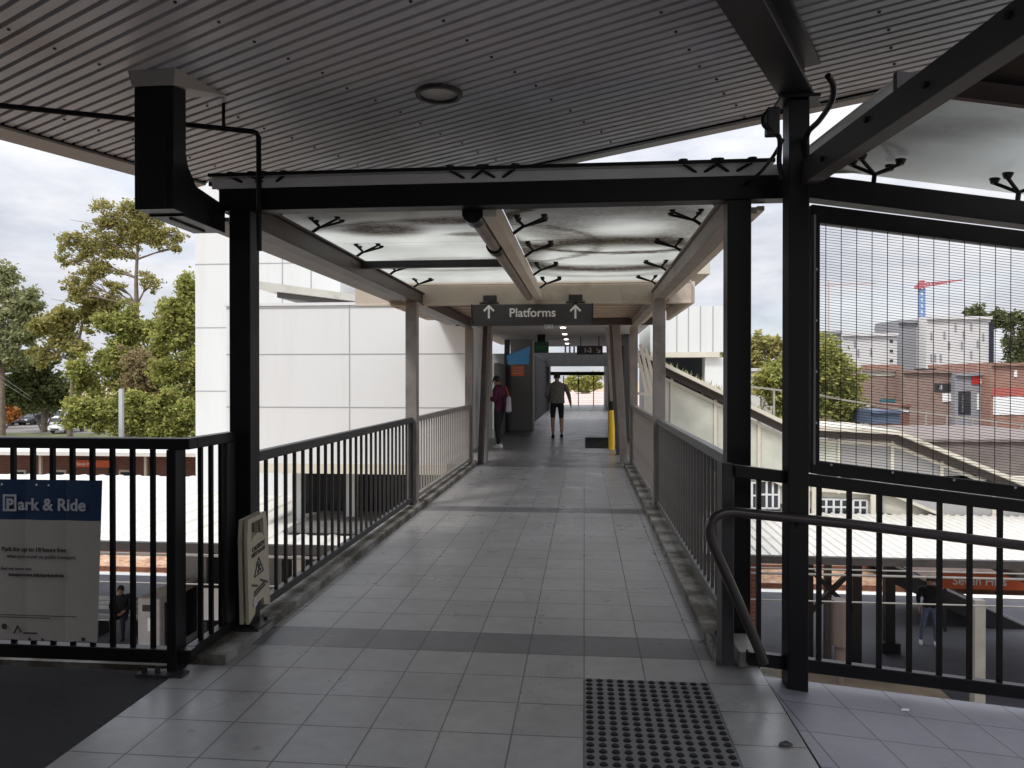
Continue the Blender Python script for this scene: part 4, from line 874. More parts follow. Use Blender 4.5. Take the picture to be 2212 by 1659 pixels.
# person on the platform at the right
J, R, E = base_fig(lean=0.02)
limb(J, R, E, 'pelvis', ('lhip', 'lknee', 'lcalf', 'lank'), ((-0.09, 0, 0.88), (-0.12, 0.03, 0.50), (-0.125, 0.0, 0.32), (-0.13, -0.02, 0.09)), (0.095, 0.065, 0.058, 0.042))
limb(J, R, E, 'pelvis', ('rhip', 'rknee', 'rcalf', 'rank'), ((0.09, 0, 0.88), (0.14, 0.05, 0.50), (0.17, 0.02, 0.32), (0.19, 0.02, 0.09)), (0.095, 0.065, 0.058, 0.042))
limb(J, R, E, 'chest', ('lsh', 'lelb', 'lwrist'), ((-0.20, 0, 1.37), (-0.24, -0.02, 1.12), (-0.20, 0.16, 1.02)), (0.075, 0.058, 0.036))
limb(J, R, E, 'chest', ('rsh', 'relb', 'rwrist'), ((0.20, 0, 1.37), (0.25, -0.02, 1.12), (0.24, 0.1, 0.92)), (0.075, 0.058, 0.036))
hand(J, E, R, 'l', J['lwrist'], (0.3, 0.6, 0), 1); hand(J, E, R, 'r', J['rwrist'], (0, 0.3, -1), -1)
def mf3(c):
    if c.z > 1.47 or (abs(c.x) > 0.17 and c.z < 1.0 and c.z > 0.75) or (c.y > 0.15 and c.z > 0.9): return 0
    return 1 if c.z > 0.93 or abs(c.x) > 0.22 and c.z > 0.6 else 2
p = atZ(2008, 1392, -5.0); J3 = dict(J)
def ex3(t): faceparts(t, J3['head0'], 1); shoe(t, -0.13, -0.02, 0, 1, M_shoew); shoe(t, 0.19, 0.02, 0, 1, M_shoew)
figure('person', 'person in black top and blue jeans standing on the platform at right', p, math.radians(160), 1.0, J, E, R, mf3, [M_skin, M_blkc, M_jean], ex3)
# bench with a seated person on the platform at the left
p = atZ(262, 1372, -5.0)
bt = thing('platform_bench', 'slatted platform bench under the left canopy behind the cabinet', 'bench', p)
m = MB()
for k in range(4): m.box(p.x - 1.6, p.x + 0.5, p.y - 0.2 + k * 0.11, p.y - 0.11 + k * 0.11, p.z + 0.42, p.z + 0.455)
m.build('seat', M_galv, bt)
m = MB()
for k in range(3): m.box(p.x - 1.6, p.x + 0.5, p.y + 0.30, p.y + 0.33, p.z + 0.55 + k * 0.12, p.z + 0.64 + k * 0.12)
m.build('backrest', M_galv, bt)
for x in (-1.4, -0.5, 0.4): MB().box(p.x + x - .03, p.x + x + .03, p.y - .2, p.y + .3, p.z, p.z + 0.419).build('leg', M_dkgrey, bt)
J = dict(pelvis=(0, 0, 0.53), waist=(0, 0.02, 0.68), chest=(0, -0.03, 0.88), neck0=(0, -0.09, 1.02), neck=(0, -0.11, 1.08), head0=(0, -0.14, 1.16), head1=(0, -0.15, 1.25))
R = dict(pelvis=(0.16, 0.12), waist=(0.15, 0.11), chest=(0.16, 0.12), neck0=(0.075, 0.06), neck=0.052, head0=(0.072, 0.088), head1=(0.07, 0.085))
E = [('pelvis', 'waist'), ('waist', 'chest'), ('chest', 'neck0'), ('neck0', 'neck'), ('neck', 'head0'), ('head0', 'head1')]
for s, k in ((-1, 'l'), (1, 'r')):
    limb(J, R, E, 'pelvis', (k + 'hip', k + 'knee', k + 'calf', k + 'ank'), ((s * 0.1, -0.06, 0.53), (s * 0.13, -0.43, 0.50), (s * 0.13, -0.43, 0.34), (s * 0.13, -0.42, 0.09)), (0.1, 0.07, 0.06, 0.042))
    limb(J, R, E, 'chest', (k + 'sh', k + 'elb', k + 'wrist'), ((s * 0.2, -0.03, 0.97), (s * 0.24, -0.12, 0.74), (s * 0.10, -0.33, 0.66)), (0.075, 0.06, 0.036))
    hand(J, E, R, k, J[k + 'wrist'], (-s * 0.3, -0.7, -0.2), s)
def mf4(c):
    if c.z > 1.06 or (c.y < -0.31 and c.z > 0.6): return 0
    return 1 if c.z > 0.6 else 2
J4 = dict(J)
def ex4(t):
    faceparts(t, J4['head0'], -1); shoe(t, -0.13, -0.42, 0, -1, M_blkc); shoe(t, 0.13, -0.42, 0, -1, M_blkc)
figure('person', 'person in dark clothes sitting hunched on the platform bench at left', p + V((0, 0.05, 0.0)), 0.3, 1.0, J, E, R, mf4, [M_skin, M_blkc, M_navyc], ex4)

# ------------------------------------------------------------------ white lift tower and box at the left
lt = thing('white_building', 'large white panelled station building left of the footbridge', 'building', (-5, 16, -5))
YB2 = 14.7
bxl, bxr = atY(489, 800, YB2).x, -2.32; bzt = atY(700, 660, YB2).z; bzb = -0.22
MB().box(bxl, bxr, YB2, 18.9, bzb, bzt).build('front_block', M_white, lt)
MB().box(bxl - 0.03, bxr, YB2 - 0.03, 18.9, bzt + 0.001, bzt + 0.06).build('coping', M_white, lt)
m = MB()
for y in (765, 880): z = atY(755, y, YB2).z; m.box(bxl, bxr, YB2 - 0.004, YB2 - 0.0005, z - 0.011, z + 0.011)
for x in (755,): xx = atY(x, 800, YB2).x; m.box(xx - 0.011, xx + 0.011, YB2 - 0.005, YB2 - 0.0005, bzb, bzt)
z = atY(700, 665, YB2).z; m.box(bxl, bxr, YB2 - 0.0045, YB2 - 0.0005, z - 0.012, z + 0.008)
m.build('panel_joint', M_joint, lt)
YT = 19.0; txl, txr = atY(422, 700, YT).x, atY(735, 620, YT).x
MB().box(txl, txr, YT, 24, -5, 6.6).build('tower', M_white, lt)
m = MB()
for y in (708, 845, 571): z = atY(450, y, YT).z; m.box(txl, txr, YT - 0.004, YT - 0.0005, z - 0.014, z + 0.014)
for x in (610, 672): xx = atY(x, 600, YT).x; m.box(xx - 0.014, xx + 0.014, YT - 0.005, YT - 0.0005, -1, 6.6)
m.build('panel_joint', M_joint, lt)
MB().box(bxl - 0.02, bxr + 0.3, YB2 - 0.02, 18.9, -0.42, bzb - 0.001).build('base_trim', M_cream, lt)
MB().box(-7.5, -1.4, 18.92, 18.99, -4.99, -0.421).build('undercroft_shade', M_black, lt); MB().box(atY(648, 1000, 16.6).x, -1.4, 16.6, 16.7, -4.99, -0.421).build('undercroft_shade', M_black, lt)  # black sheets stand in for the deep shade under the block
for px in (645, 760):
    p = atY(px, 1030, 16.0); MB().box(p.x - 0.11, p.x + 0.11, 15.9, 16.12, -4.99, -0.421).build('column', M_white, lt)
MB().box(atY(655, 1100, 15.4).x, -1.4, 14.3, 16.59, -1.545, -1.51).build('roof_shade_patch', mat('painted roof shade', (0.13, 0.125, 0.12), 0.8, 0.25, 3), lt)  # dark sheet paints in the shade on the canopy roof below the block
a_ = atY(395, 1240, 18.2); b_ = atY(510, 1340, 18.2)
MB().box(a_.x, b_.x + 1.2, 18.2, 18.9, -4.99, -1.8).build('lift_lobby', M_wallg, lt)
# flat cream roof over the block
e0 = atZ(556, 624, 3.42); e1 = e0 + AX * 4.4; YV = V((0, 1, 0))
rl = thing('flat_roof', 'flat cream edged roof over the white building', 'roof', e0)
MB().prism([e0, e1, e1 + YV * 2.2, e0 + YV * 2.2], (0, 0, 0.17)).build('slab', M_cream, rl)
c0, c1 = e0 + YV * 0.25 + AX * 0.4, e1 + YV * 0.2
MB().prism([c0 - UP * 0.12, c1 - UP * 0.12, c1 + YV * 1.7 - UP * 0.12, c0 + YV * 1.7 - UP * 0.12], (0, 0, 0.115)).build('soffit', M_brown, rl)
p = atY(676, 648, 17.6); MB().box(p.x - .09, p.x + .09, 17.55, 17.73, 2.995, 3.29).build('stub_column', M_grey, rl)

# ------------------------------------------------------------------ platform canopies
def ribbed(x0, x1, y0, z0, y1, z1, mt, parent, name, step=0.2, th=0.05):
    m = MB(); n = int((x1 - x0) / step)
    for i in range(n):
        xa_ = x0 + i * step
        for a, b, ha, hb2 in ((0, 0.62, 0, 0), (0.62, 0.72, 0, 0.03), (0.72, 0.88, 0.03, 0.03), (0.88, 1.0, 0.03, 0)):
            m.quad((xa_ + a * step, y0, z0 + ha), (xa_ + b * step, y0, z0 + hb2), (xa_ + b * step, y1, z1 + hb2), (xa_ + a * step, y1, z1 + ha))
    m.hexa([V(p) for p in [(x0, y0, z0 - th), (x1, y0, z0 - th), (x1, y1, z1 - th), (x0, y1, z1 - th), (x0, y0, z0 - .004), (x1, y0, z0 - .004), (x1, y1, z1 - .004), (x0, y1, z1 - .004)]])
    return m.build(name, mt, parent)
zc = -1.6
cl = thing('platform_canopy', 'broad white platform canopy roof below the left railing', 'canopy', (-12, 17, -5))
ribbed(-30, -3.0, 13.4, zc, 22.3, zc + 0.05, M_roofw, cl, 'roof_sheet', 0.6)
MB().box(-30, -3.0, 13.28, 13.39, zc - 0.14, zc + 0.03).build('gutter', M_dkgrey, cl)
MB().tube([(-30, 13.30, zc - 0.2), (-3.0, 13.30, zc - 0.2)], 0.022, 8).build('pipe', M_grey, cl)
for x in (-24, -18, -9.3): MB().box(x - .1, x + .1, 17.9, 18.1, -5, zc - 0.051).build('column', M_dkgrey, cl)
cr_ = thing('platform_canopy', 'white ribbed platform canopy roof seen through the side ramp railing', 'canopy', (10, 15, -5))
ribbed(1.4, 34, 13.4, zc, 17.45, zc + 0.06, M_roofw, cr_, 'roof_sheet', 0.19)
MB().box(1.4, 34, 13.28, 13.39, zc - 0.10, zc + 0.03).build('gutter', M_dkgrey, cr_)
MB().box(1.4, 34, 13.45, 17.4, zc - 0.14, zc - 0.055).build('purlin', M_dkgrey, cr_)
MB().tube([(1.4, 13.26, zc - 0.26), (34, 13.26, zc - 0.26)], 0.022, 8).build('pipe', M_grey, cr_)
for px in (1612, 1920):
    p = atZ(px, 1375, -5.0); pp_ = atY(px, 1375, 18.0 if px < 1700 else 18.6)
    m = MB(); m.box(pp_.x - .11, pp_.x + .11, pp_.y - .1, pp_.y + .1, -5, -1.85); m.box(pp_.x - .2, pp_.x + .2, pp_.y - .18, pp_.y + .18, -4.99, -4.75); m.build('column', M_black, cr_)
# braced truss frame
tr = thing('braced_frame', 'black cross braced steel frame below the white ribbed canopy', 'frame', atY(1795, 1330, 17.6))
def tp(x, y): return atY(x, y, 17.6)
m = MB()
for a, b in (((1742, 1222), (1850, 1330)), ((1850, 1222), (1742, 1330)), ((1735, 1252), (1750, 1252))): m.bar(tp(*a), tp(*b), 0.1, 0.1, up=(0, 1, 0))
m.build('brace', M_black, tr)
for px in (1744, 1848): q = tp(px, 1300); MB().box(q.x - .1, q.x + .1, 17.48, 17.72, -5, -1.9).build('upright', M_black, tr)
q = tp(1796, 1300); MB().box(q.x - .07, q.x + .07, 17.8, 17.95, -5, -1.9).build('upright', M_brown, tr)
# metal cylinder beside the frame
q = atY(1815, 1400, 12.0)
MB().disc((q.x, 12, -2.62), 0.13, 0.7, 18).disc((q.x, 12, -2.90), 0.075, 0.275, 12).disc((q.x, 12, -5.95), 0.05, 3.045, 10).single('signal_cylinder', mat('copper grey metal', (0.085, 0.072, 0.066), 0.4, 0.1, 3, metal=0.3), 'metal cylinder on a pole in front of the braced frame', 'signal')
q = atY(2112, 1350, 12.5); MB().box(q.x - .08, q.x + .08, 12.42, 12.58, -6, -2.0).single('pole', M_grey, 'pale galvanised pole below the side ramp at right', 'pole')
MB().box(2.0, 7.4, 13.31, 17.3, -4.999, -4.992).struct('paving', M_ground)
# brick red cabinet
a, b = atY(1605, 1225, 16.4), atY(1642, 1400, 16.4); MB().box(a.x - .4, b.x, 16.4, 17.2, -5, -1.95).single('brick_pier', M_brick, 'dark red brick pier under the right canopy behind the handrail', 'pier')
# station name signs
def name_sign(px0, px1, py0, py1, y, label, size):
    a, b = atY(px0, py0, y), atY(px1, py1, y)
    s = thing('station_sign', label, 'sign', ((a.x + b.x) / 2, y, -5)); MB().box(a.x, b.x, y, y + 0.08, b.z, a.z).build('board', M_oran, s)
    text_mesh('Seven Hills', size, M_lett, V((a.x + (b.x - a.x) * 0.12, y - 0.006, b.z + (a.z - b.z) * 0.28)), (1, 0, 0), (0, 0, 1), s, bold=0.004)
    for x in (a.x + 0.15, b.x - 0.15): MB().box(x - .03, x + .03, y + .02, y + .06, -5, b.z - 0.001).build('sign_leg', M_dkgrey, s)
    return s
name_sign(2030, 2260, 1237, 1277, 20.2, 'orange station name sign beside the stair flight at right', 0.30)
name_sign(155, 240, 994, 1010, 36.2, 'far orange station name sign on the brick building at left', 0.22)
# lower stair flight
sf = thing('stair_flight', 'grey stair flight descending to the platform at the right', 'stairs', (11, 20, -5))
a, b = atY(1925, 1222, 20.6), atY(2240, 1365, 20.6)
m = MB(); m.prism([a, b, b - UP * 0.45, a - UP * 0.45], (0, 0.06, 0)); m.build('stringer', M_dkgrey, sf)
m = MB(); m.prism([a + V((0, 1.9, 0)), b + V((0, 1.9, 0)), b + V((0, 1.9, -.45)), a + V((0, 1.9, -.45))], (0, 0.06, 0)); m.build('stringer', M_dkgrey, sf)
m = MB(); n = 14
for k in range(n): q = a.lerp(b, (k + 0.5) / n); m.box(q.x - .16, q.x + .16, 20.665, 22.495, q.z - .22, q.z - .17)
m.build('treads', M_conc, sf)
MB().bar(a + UP * 0.04 + V((0, 0.03, 0)), b + UP * 0.04 + V((0, 0.03, 0)), 0.07, 0.05).build('edge_rail', M_galv, sf)
# platform equipment at the left
a, b = atY(297, 1292, 16.3), atY(345, 1395, 16.3)
kb = thing('ticket_cabinet', 'pale grey equipment cabinet on the left platform behind the railing', 'cabinet', (a.x, 16.3, -5))
MB().box(a.x, b.x, 16.3, 18.0, -5, a.z).build('housing', mat('cabinet paint', (0.42, 0.40, 0.38), 0.5), kb, 0.02)
MB().box(b.x + .001, b.x + 0.03, 16.5, 17.9, -4.8, a.z - .15).build('side_panel', M_glassd, kb)
m = MB(); m.box(a.x + .12, a.x + .32, 16.292, 16.299, a.z - .3, a.z - .15); m.build('label_plate', M_dkgrey, kb)
m = MB(); m.box(a.x + .25, a.x + .42, 16.29, 16.299, a.z - .75, a.z - .45); m.build('notice', M_lett, kb)
a, b = atY(428, 1265, 16.9), atY(485, 1345, 16.9)
nb = thing('notice_board', 'white notice board with black frame on the left platform', 'notice board', ((a.x + b.x) / 2, 16.9, -5))
MB().box(a.x, b.x, 16.9, 16.98, b.z, a.z).build('frame', M_black, nb); MB().box(a.x + .05, b.x - .05, 16.89, 16.899, b.z + .05, a.z - .05).build('poster', M_lett, nb)
for x in (a.x + .02, b.x - .06): MB().box(x, x + .05, 16.92, 16.96, -5, b.z - .001).build('leg', M_black, nb)
a, b = atY(575, 1200, 19.5), atY(634, 1290, 19.5); MB().box(a.x, b.x, 19.5, 20.2, -5, a.z).single('red_cabinet', M_red, 'dark red platform cabinet under the canopy beyond the left bridge railing', 'platform cabinet', bevel=0.03)  # red box of unknown kind
a, b = atY(806, 1066, 17.3), atY(880, 1100, 17.3); m = MB(); m.box(a.x, b.x, 17.3, 18.2, b.z, a.z - .1); m.hexa([V(q) for q in ((a.x - .05, 17.2, a.z - .099), (b.x + .05, 17.2, a.z - .099), (b.x + .05, 18.3, a.z - .099), (a.x - .05, 18.3, a.z - .099), (a.x + .2, 17.4, a.z + .1), (b.x - .1, 17.4, a.z + .1), (b.x - .1, 18.2, a.z + .1), (a.x + .2, 18.2, a.z + .1))]); m.single('plant_box', M_cream, 'tan plant housing on the shaded roof below the left bridge railing', 'housing')
# overhead wires and mast
for (py, lab, yy) in ((1297, 'lower overhead contact wire below the footbridge', 10.2), (1228, 'upper overhead wire below the footbridge', 10.2)):
    z = atY(1700, py, yy).z; MB().tube([(-60, yy, z), (60, yy, z)], 0.011, 6).single('overhead_wire', M_grey, lab, 'wire', 'overhead wires')
p = atY(262, 840, 44.6); mt_ = thing('mast', 'silver overhead line mast in front of the green trees at left', 'mast', (p.x, 44.6, -6)); MB().box(p.x - .12, p.x + .12, 44.5, 44.7, -5, p.z).build('shaft', M_galv, mt_); MB().box(p.x - .3, p.x + .3, 44.45, 44.75, -5, -4.8).build('foot', M_conc, mt_)
m = MB()
for (a, b) in (((-60, 770), (118, 893)), ((-60, 785), (118, 897))): m.tube([atD(*a, 60), atD(*b, 100)], 0.03, 5)
m.single('power_lines', M_galv, 'pair of sloping power lines over the street at left', 'power line')

# ------------------------------------------------------------------ brick station building on the far platform
bb = thing('brick_building', 'red brick station building with white roof across the tracks at left', 'building', (-20, 37, -5))
MB().box(-42, -6.5, 36.5, 40.5, -5, -2.19).build('wall', M_brick, bb)
m = MB(); m.hexa([V(p) for p in [(-44, 34.0, -2.2), (-6, 34.0, -2.2), (-6, 41, -2.15), (-44, 41, -2.15), (-44, 34.0, -2.02), (-6, 34.0, -2.02), (-6, 41, -1.97), (-44, 41, -1.97)]]); m.build('roof', M_roofw, bb)
for (x0_, x1_) in ((112, 143), (257, 284), (30, 56)):
    a, b = atY(x0_, 1015, 36.4), atY(x1_, 1060, 36.4); w_ = MB().box(a.x, b.x, 36.38, 36.499, b.z, a.z).build('window', M_cream, bb); MB().box(a.x + .1, b.x - .1, 36.36, 36.379, b.z, a.z - .1).build('pane', M_glassd, w_)
for px in (88, 315, 380): p = atY(px, 1010, 35.0); MB().box(p.x - .06, p.x + .06, 34.94, 35.06, -5, -2.2).build('veranda_post', M_cream, bb)

# ------------------------------------------------------------------ covered stair and buildings at the right
cs2 = thing('covered_stair', 'covered stair with translucent side panels descending right of the bridge', 'stair', (4, 18, -5))
YS = 17.5
prof = [(1.25, 2.13), (4.62, 0.47), (6.85, 0.36), (11.2, -1.45)]
def zp(x):
    for (x0_, z0_), (x1_, z1_) in zip(prof, prof[1:]):
        if x <= x1_: return z0_ + (z1_ - z0_) * (x - x0_) / (x1_ - x0_)
    return prof[-1][1]
m = MB()
for (x0_, z0_), (x1_, z1_) in zip(prof, prof[1:]):
    m.hexa([V(p) for p in [(x0_, YS - .35, z0_ - .09), (x1_, YS - .35, z1_ - .09), (x1_, 20.3, z1_ - .09), (x0_, 20.3, z0_ - .09), (x0_, YS - .35, z0_), (x1_, YS - .35, z1_), (x1_, 20.3, z1_), (x0_, 20.3, z0_)]])
m.build('roof', M_cream, cs2)
m = MB()
for (x0_, z0_), (x1_, z1_) in zip(prof, prof[1:]):
    m.hexa([V(p) for p in [(x0_, YS - .1, z0_ - .26), (x1_, YS - .1, z1_ - .26), (x1_, YS + .1, z1_ - .26), (x0_, YS + .1, z0_ - .26), (x0_, YS - .1, z0_ - .091), (x1_, YS - .1, z1_ - .091), (x1_, YS + .1, z1_ - .091), (x0_, YS + .1, z0_ - .091)]])
m.build('roof_beam', M_brown, cs2)
xs = [1.4, 2.0, 2.98, 3.95, 4.62, 5.7, 6.85, 7.9, 9.0, 10.1, 11.1]
for x0_, x1_ in zip(xs, xs[1:]):
    m = MB(); m.prism([(x0_ + .04, YS, zp(x0_) - 1.45), (x1_ - .04, YS, zp(x1_) - 1.45), (x1_ - .04, YS, zp(x1_) - .33), (x0_ + .04, YS, zp(x0_) - .33)], (0, .02, 0))
    m.build('side_panel', M_trans if x0_ < 4.7 else M_wallg, cs2)
m = MB()
for x in xs: m.box(x - .035, x + .035, YS - .04, YS + .05, zp(x) - 1.5, zp(x) - .261)
for (x0_, z0_), (x1_, z1_) in zip(prof, prof[1:]):
    for o in (1.45, 0.34): m.bar((x0_, YS - .005, z0_ - o), (x1_, YS - .005, z1_ - o), 0.05, 0.07)
m.build('panel_frame', M_cream, cs2)
m = MB()
for (x0_, z0_), (x1_, z1_) in zip(prof, prof[1:]): m.hexa([V(p) for p in [(x0_, YS + .1, z0_ - 2.2), (x1_, YS + .1, z1_ - 2.2), (x1_, 20, z1_ - 2.2), (x0_, 20, z0_ - 2.2), (x0_, YS + .1, z0_ - 1.9), (x1_, YS + .1, z1_ - 1.9), (x1_, 20, z1_ - 1.9), (x0_, 20, z0_ - 1.9)]])
m.build('stair_slab', M_conc, cs2)
lf = LF_grey
m = MB()
for k in range(160):
    x = 1.6 + rnd() * 2.6; c = V((x, YS - .3 + rnd() * 0.5, zp(x) + 0.01)); a = rnd() * 6.28; h = 0.03 + rnd() * 0.10
    m.add([c, c + V((math.cos(a) * .03, math.sin(a) * .03, 0)), c + V((math.cos(a) * .05, math.sin(a) * .05, h))], [(0, 1, 2)])
wd_ = m.struct('roof_weeds', lf); wd_['kind'] = 'stuff'
# white diagonal louvre screen where the stair meets the concourse
m = MB()
for k in range(3):
    a, b = atY(1372 + k * 11, 738 + k * 6, 16.4), atY(1396 + k * 11, 848, 16.4); m.bar(a, b, 0.07, 0.05, up=(0, 1, 0))
a, b = atY(1374, 850, 16.4), atY(1408, 852, 16.4); m.bar(a, b, .05, .06)
m.single('louvre_screen', M_cream, 'white slanted louvre bars beside the right far bridge post', 'screen')
# cream upper building over the canopy
ub = thing('upper_building', 'cream building with white framed windows above the ribbed canopy', 'building', (7, 17.6, -1.6))
MB().box(3.4, 13, 17.62, 17.78, -1.60, -0.72).build('wall', M_cream, ub)
MB().box(3.4, 13, 17.5, 17.619, -0.75, -0.66).build('ledge', M_cream, ub)
for (x0_, x1_, y0_, y1_, nn) in ((1603, 1634, 1042, 1098, 3), (1642, 1682, 1038, 1098, 3), (1768, 1832, 1078, 1112, 4), (1842, 1872, 1080, 1112, 2)):
    a, b = atY(x0_, y0_, 17.6), atY(x1_, y1_, 17.6); zb_ = max(b.z, -1.58)
    w_ = MB().box(a.x, b.x, 17.585, 17.619, zb_, a.z).build('window', M_glassd, ub)
    m = MB()
    for k in range(nn + 1): x = a.x + (b.x - a.x) * k / nn; m.box(x - .022, x + .022, 17.56, 17.584, zb_, a.z)
    for z in (a.z, (a.z + zb_) / 2, zb_): m.box(a.x, b.x, 17.57, 17.5835, z - .02, z + .02)
    m.build('window_frame', M_white, w_)
for px in (1742, 1757, 1884, 1896): p = atY(px, 1080, 17.5); MB().box(p.x - .05, p.x + .05, 17.42, 17.49, -1.58, -0.76).build('pilaster', M_cream, ub)
# right white lift tower
rt = thing('white_tower', 'white ribbed tower block right of the far bridge post', 'building', (3, 22, -5))
a, b = atY(1405, 662, 20), atY(1566, 760, 20)
MB().box(a.x, b.x, 20, 24, b.z, a.z).build('cladding', M_white, rt)
m = MB()
for px in (1430, 1462, 1487, 1513, 1540): x = atY(px, 700, 20).x; m.box(x - .012, x + .012, 19.993, 19.9995, b.z, a.z)
m.build('panel_joint', M_joint, rt)
MB().box(a.x, b.x - .15, 19.9, 24, b.z - .14, b.z - .001).build('ledge', M_cream, rt)
MB().box(a.x, b.x - .5, 20.6, 24, -5, b.z - .141).build('recess', M_glassd, rt)
MB().box(b.x - .499, b.x, 20.05, 24, -5, b.z - .141).build('corner_wall', M_white, rt)

# ------------------------------------------------------------------ trees
def tree(name, label, d, blobs, trunk, mt, leaf=0.34, dens=1.0, group=None, zg=-5.0, depth=None):
    big = blobs; blobs = []
    for (px, py, rx, ry) in big:
        for q in range(5):
            f = 0.34 + 0.28 * rnd(); blobs.append((px + random.uniform(-.8, .8) * rx, py + random.uniform(-.75, .75) * ry, rx * f, ry * (f + .05)))
        for q in range(3): blobs.append((px + random.uniform(-1.1, 1.1) * rx, py + random.uniform(-1.1, .9) * ry, rx * .16, ry * .2))
    base = atD(trunk[0][0], trunk[0][1], d); base = V((base.x, base.y, zg))
    t = thing(name, label, 'tree', base, group)
    k = d / FPX; m = MB()
    for (px, py, rx, ry) in blobs:
        c = atD(px, py, d); Rx, Ry = rx * k, ry * k; Rd = min(Rx, Ry) * 1.1 if depth is None else depth
        c = c + FW * (rnd() - 0.5) * Rd
        n = int(dens * 26 * (Rx * Ry * math.pi) / (leaf * leaf))
        # clumps inside the blob, leaves round each clump
        ncl = max(4, n // 16)
        for q in range(ncl):
            while True:
                u = V((rnd() * 2 - 1, rnd() * 2 - 1, rnd() * 2 - 1))
                if u.length < 1: break
            u = u.normalized() * (u.length ** 0.6)
            cc_ = c + RT * (u.x * Rx) + FW * (u.y * Rd) + UP * (u.z * Ry); cr2 = 0.2 * (Rx + Ry) * 0.5 + leaf * 0.9
            for w2 in range(13):
                g = V((random.gauss(0, .5), random.gauss(0, .5), random.gauss(0, .38))) * cr2
                ctr = cc_ + g; s_ = leaf * (0.6 + rnd() * 0.9)
                a = V((random.gauss(0, 1), random.gauss(0, 1), random.gauss(0, .7))).normalized(); b = a.orthogonal().normalized()
                th = rnd() * 6.28; b = (b * math.cos(th) + a.cross(b) * math.sin(th))
                m.add([ctr - a * s_ * .5, ctr + b * s_ * .28, ctr + a * s_ * .5, ctr - b * s_ * .28], [(0, 1, 2, 3)])
    m.build('crown', mt, t)
    m = MB()
    P = [atD(x, y, d) for x, y in trunk]; P[0].z = zg
    r0 = max(0.12, 0.004 * d); m.tube(P, r0, 8, taper=r0 * 0.35)
    for (px, py, rx, ry) in big:
        tgt = atD(px, py, d); i = max(range(len(P)), key=lambda j: -(P[j] - tgt).length - (0 if P[j].z < tgt.z else 50)); s_ = P[i]
        mid = s_.lerp(tgt, 0.5) + V((rnd() - .5, rnd() - .5, rnd() * .5)) * 0.6
        m.tube([s_, mid, tgt + UP * ry * k * .4], r0 * 0.4, 6, taper=r0 * 0.1)
        for q in range(7): e = tgt + V((random.gauss(0, rx * k * .5), random.gauss(0, rx * k * .3), random.gauss(0, ry * k * .4))); m.tube([mid, mid.lerp(e, .5) + UP * .2, e], r0 * 0.2, 5, taper=r0 * 0.05)
    m.build('trunk', M_bark, t); return t
GL = 'trees behind the street at left'
tree('eucalyptus_tree', 'tall eucalyptus with open airy crown against the sky at left', 78,
     [(265, 460, 50, 22), (320, 462, 45, 26), (215, 490, 42, 24), (300, 510, 55, 22), (345, 515, 45, 22), (175, 525, 42, 26), (210, 535, 45, 20), (150, 560, 24, 14), (235, 585, 38, 16), (165, 610, 30, 22), (200, 600, 35, 20), (270, 545, 40, 12), (385, 538, 12, 6), (325, 612, 24, 22), (250, 620, 20, 12), (380, 515, 18, 12), (240, 520, 40, 22), (285, 485, 40, 22), (330, 495, 40, 20), (195, 560, 30, 16), (180, 640, 35, 16)],
     [(296, 900), (296, 760), (295, 660), (294, 600), (296, 560), (298, 520)], LF_euc, 0.27, 0.52, GL)
tree('gum_tree', 'grey green gum tree at the far left edge of the picture', 82, [(20, 590, 35, 22), (-20, 620, 50, 40), (40, 645, 45, 25), (15, 690, 60, 40), (70, 660, 22, 18), (10, 750, 60, 40), (60, 720, 45, 30)], [(5, 900), (5, 760), (8, 650)], LF_grey, 0.42, 0.9, GL)
tree('bushy_tree', 'olive bushy tree left of the eucalyptus trunk', 80, [(185, 650, 55, 28), (145, 700, 45, 32), (230, 665, 50, 25), (110, 715, 35, 30), (150, 745, 45, 25), (90, 770, 30, 20), (200, 690, 35, 20)], [(150, 900), (160, 780), (180, 690)], LF_euc, 0.4, 1.0, GL)
tree('dark_fig_tree', 'dark green dense tree above the parked cars at left', 86, [(90, 810, 50, 40), (60, 790, 40, 35), (130, 850, 35, 35), (100, 860, 50, 30), (40, 850, 40, 25)], [(95, 915), (95, 850), (92, 800)], LF_dark, 0.42, 1.1, GL)
tree('leafy_tree', 'bright green leafy tree under the eucalyptus', 72, [(255, 690, 45, 28), (300, 690, 45, 35), (330, 720, 45, 35), (240, 760, 45, 35), (290, 770, 50, 35), (200, 800, 40, 35), (250, 830, 45, 30), (190, 860, 35, 35), (320, 790, 40, 40)], [(270, 935), (272, 830), (280, 740)], LF_green, 0.36, 1.1, GL)
tree('tall_shrub_tree', 'yellow green tree against the white tower edge', 66, [(405, 640, 30, 40), (390, 690, 40, 40), (410, 720, 35, 45), (365, 720, 35, 30), (400, 780, 40, 45), (370, 800, 35, 30), (410, 850, 35, 40)], [(400, 940), (402, 820), (404, 700)], LF_green, 0.34, 1.1, GL)
tree('dry_tree', 'brownish twiggy tree in the middle of the left foliage', 69, [(300, 790, 40, 40), (290, 830, 35, 35), (330, 850, 30, 30), (350, 830, 25, 30)], [(305, 930), (303, 860), (300, 800)], LF_brown, 0.30, 0.8, GL)
tree('bushy_tree', 'low green bush beside the silver mast', 62, [(190, 900, 40, 35), (235, 905, 40, 35), (160, 890, 25, 30), (300, 900, 40, 40), (345, 905, 40, 40), (390, 900, 40, 40), (420, 910, 30, 40), (270, 870, 35, 30), (340, 870, 35, 25)], [(280, 940), (282, 910)], LF_green, 0.3, 1.1, GL)
tree('autumn_tree', 'orange leaved small tree at the far left beside the parked cars', 92, [(8, 880, 22, 26), (-8, 860, 26, 26), (35, 895, 18, 14)], [(5, 915), (5, 890)], LF_oran, 0.36, 1.0, GL)
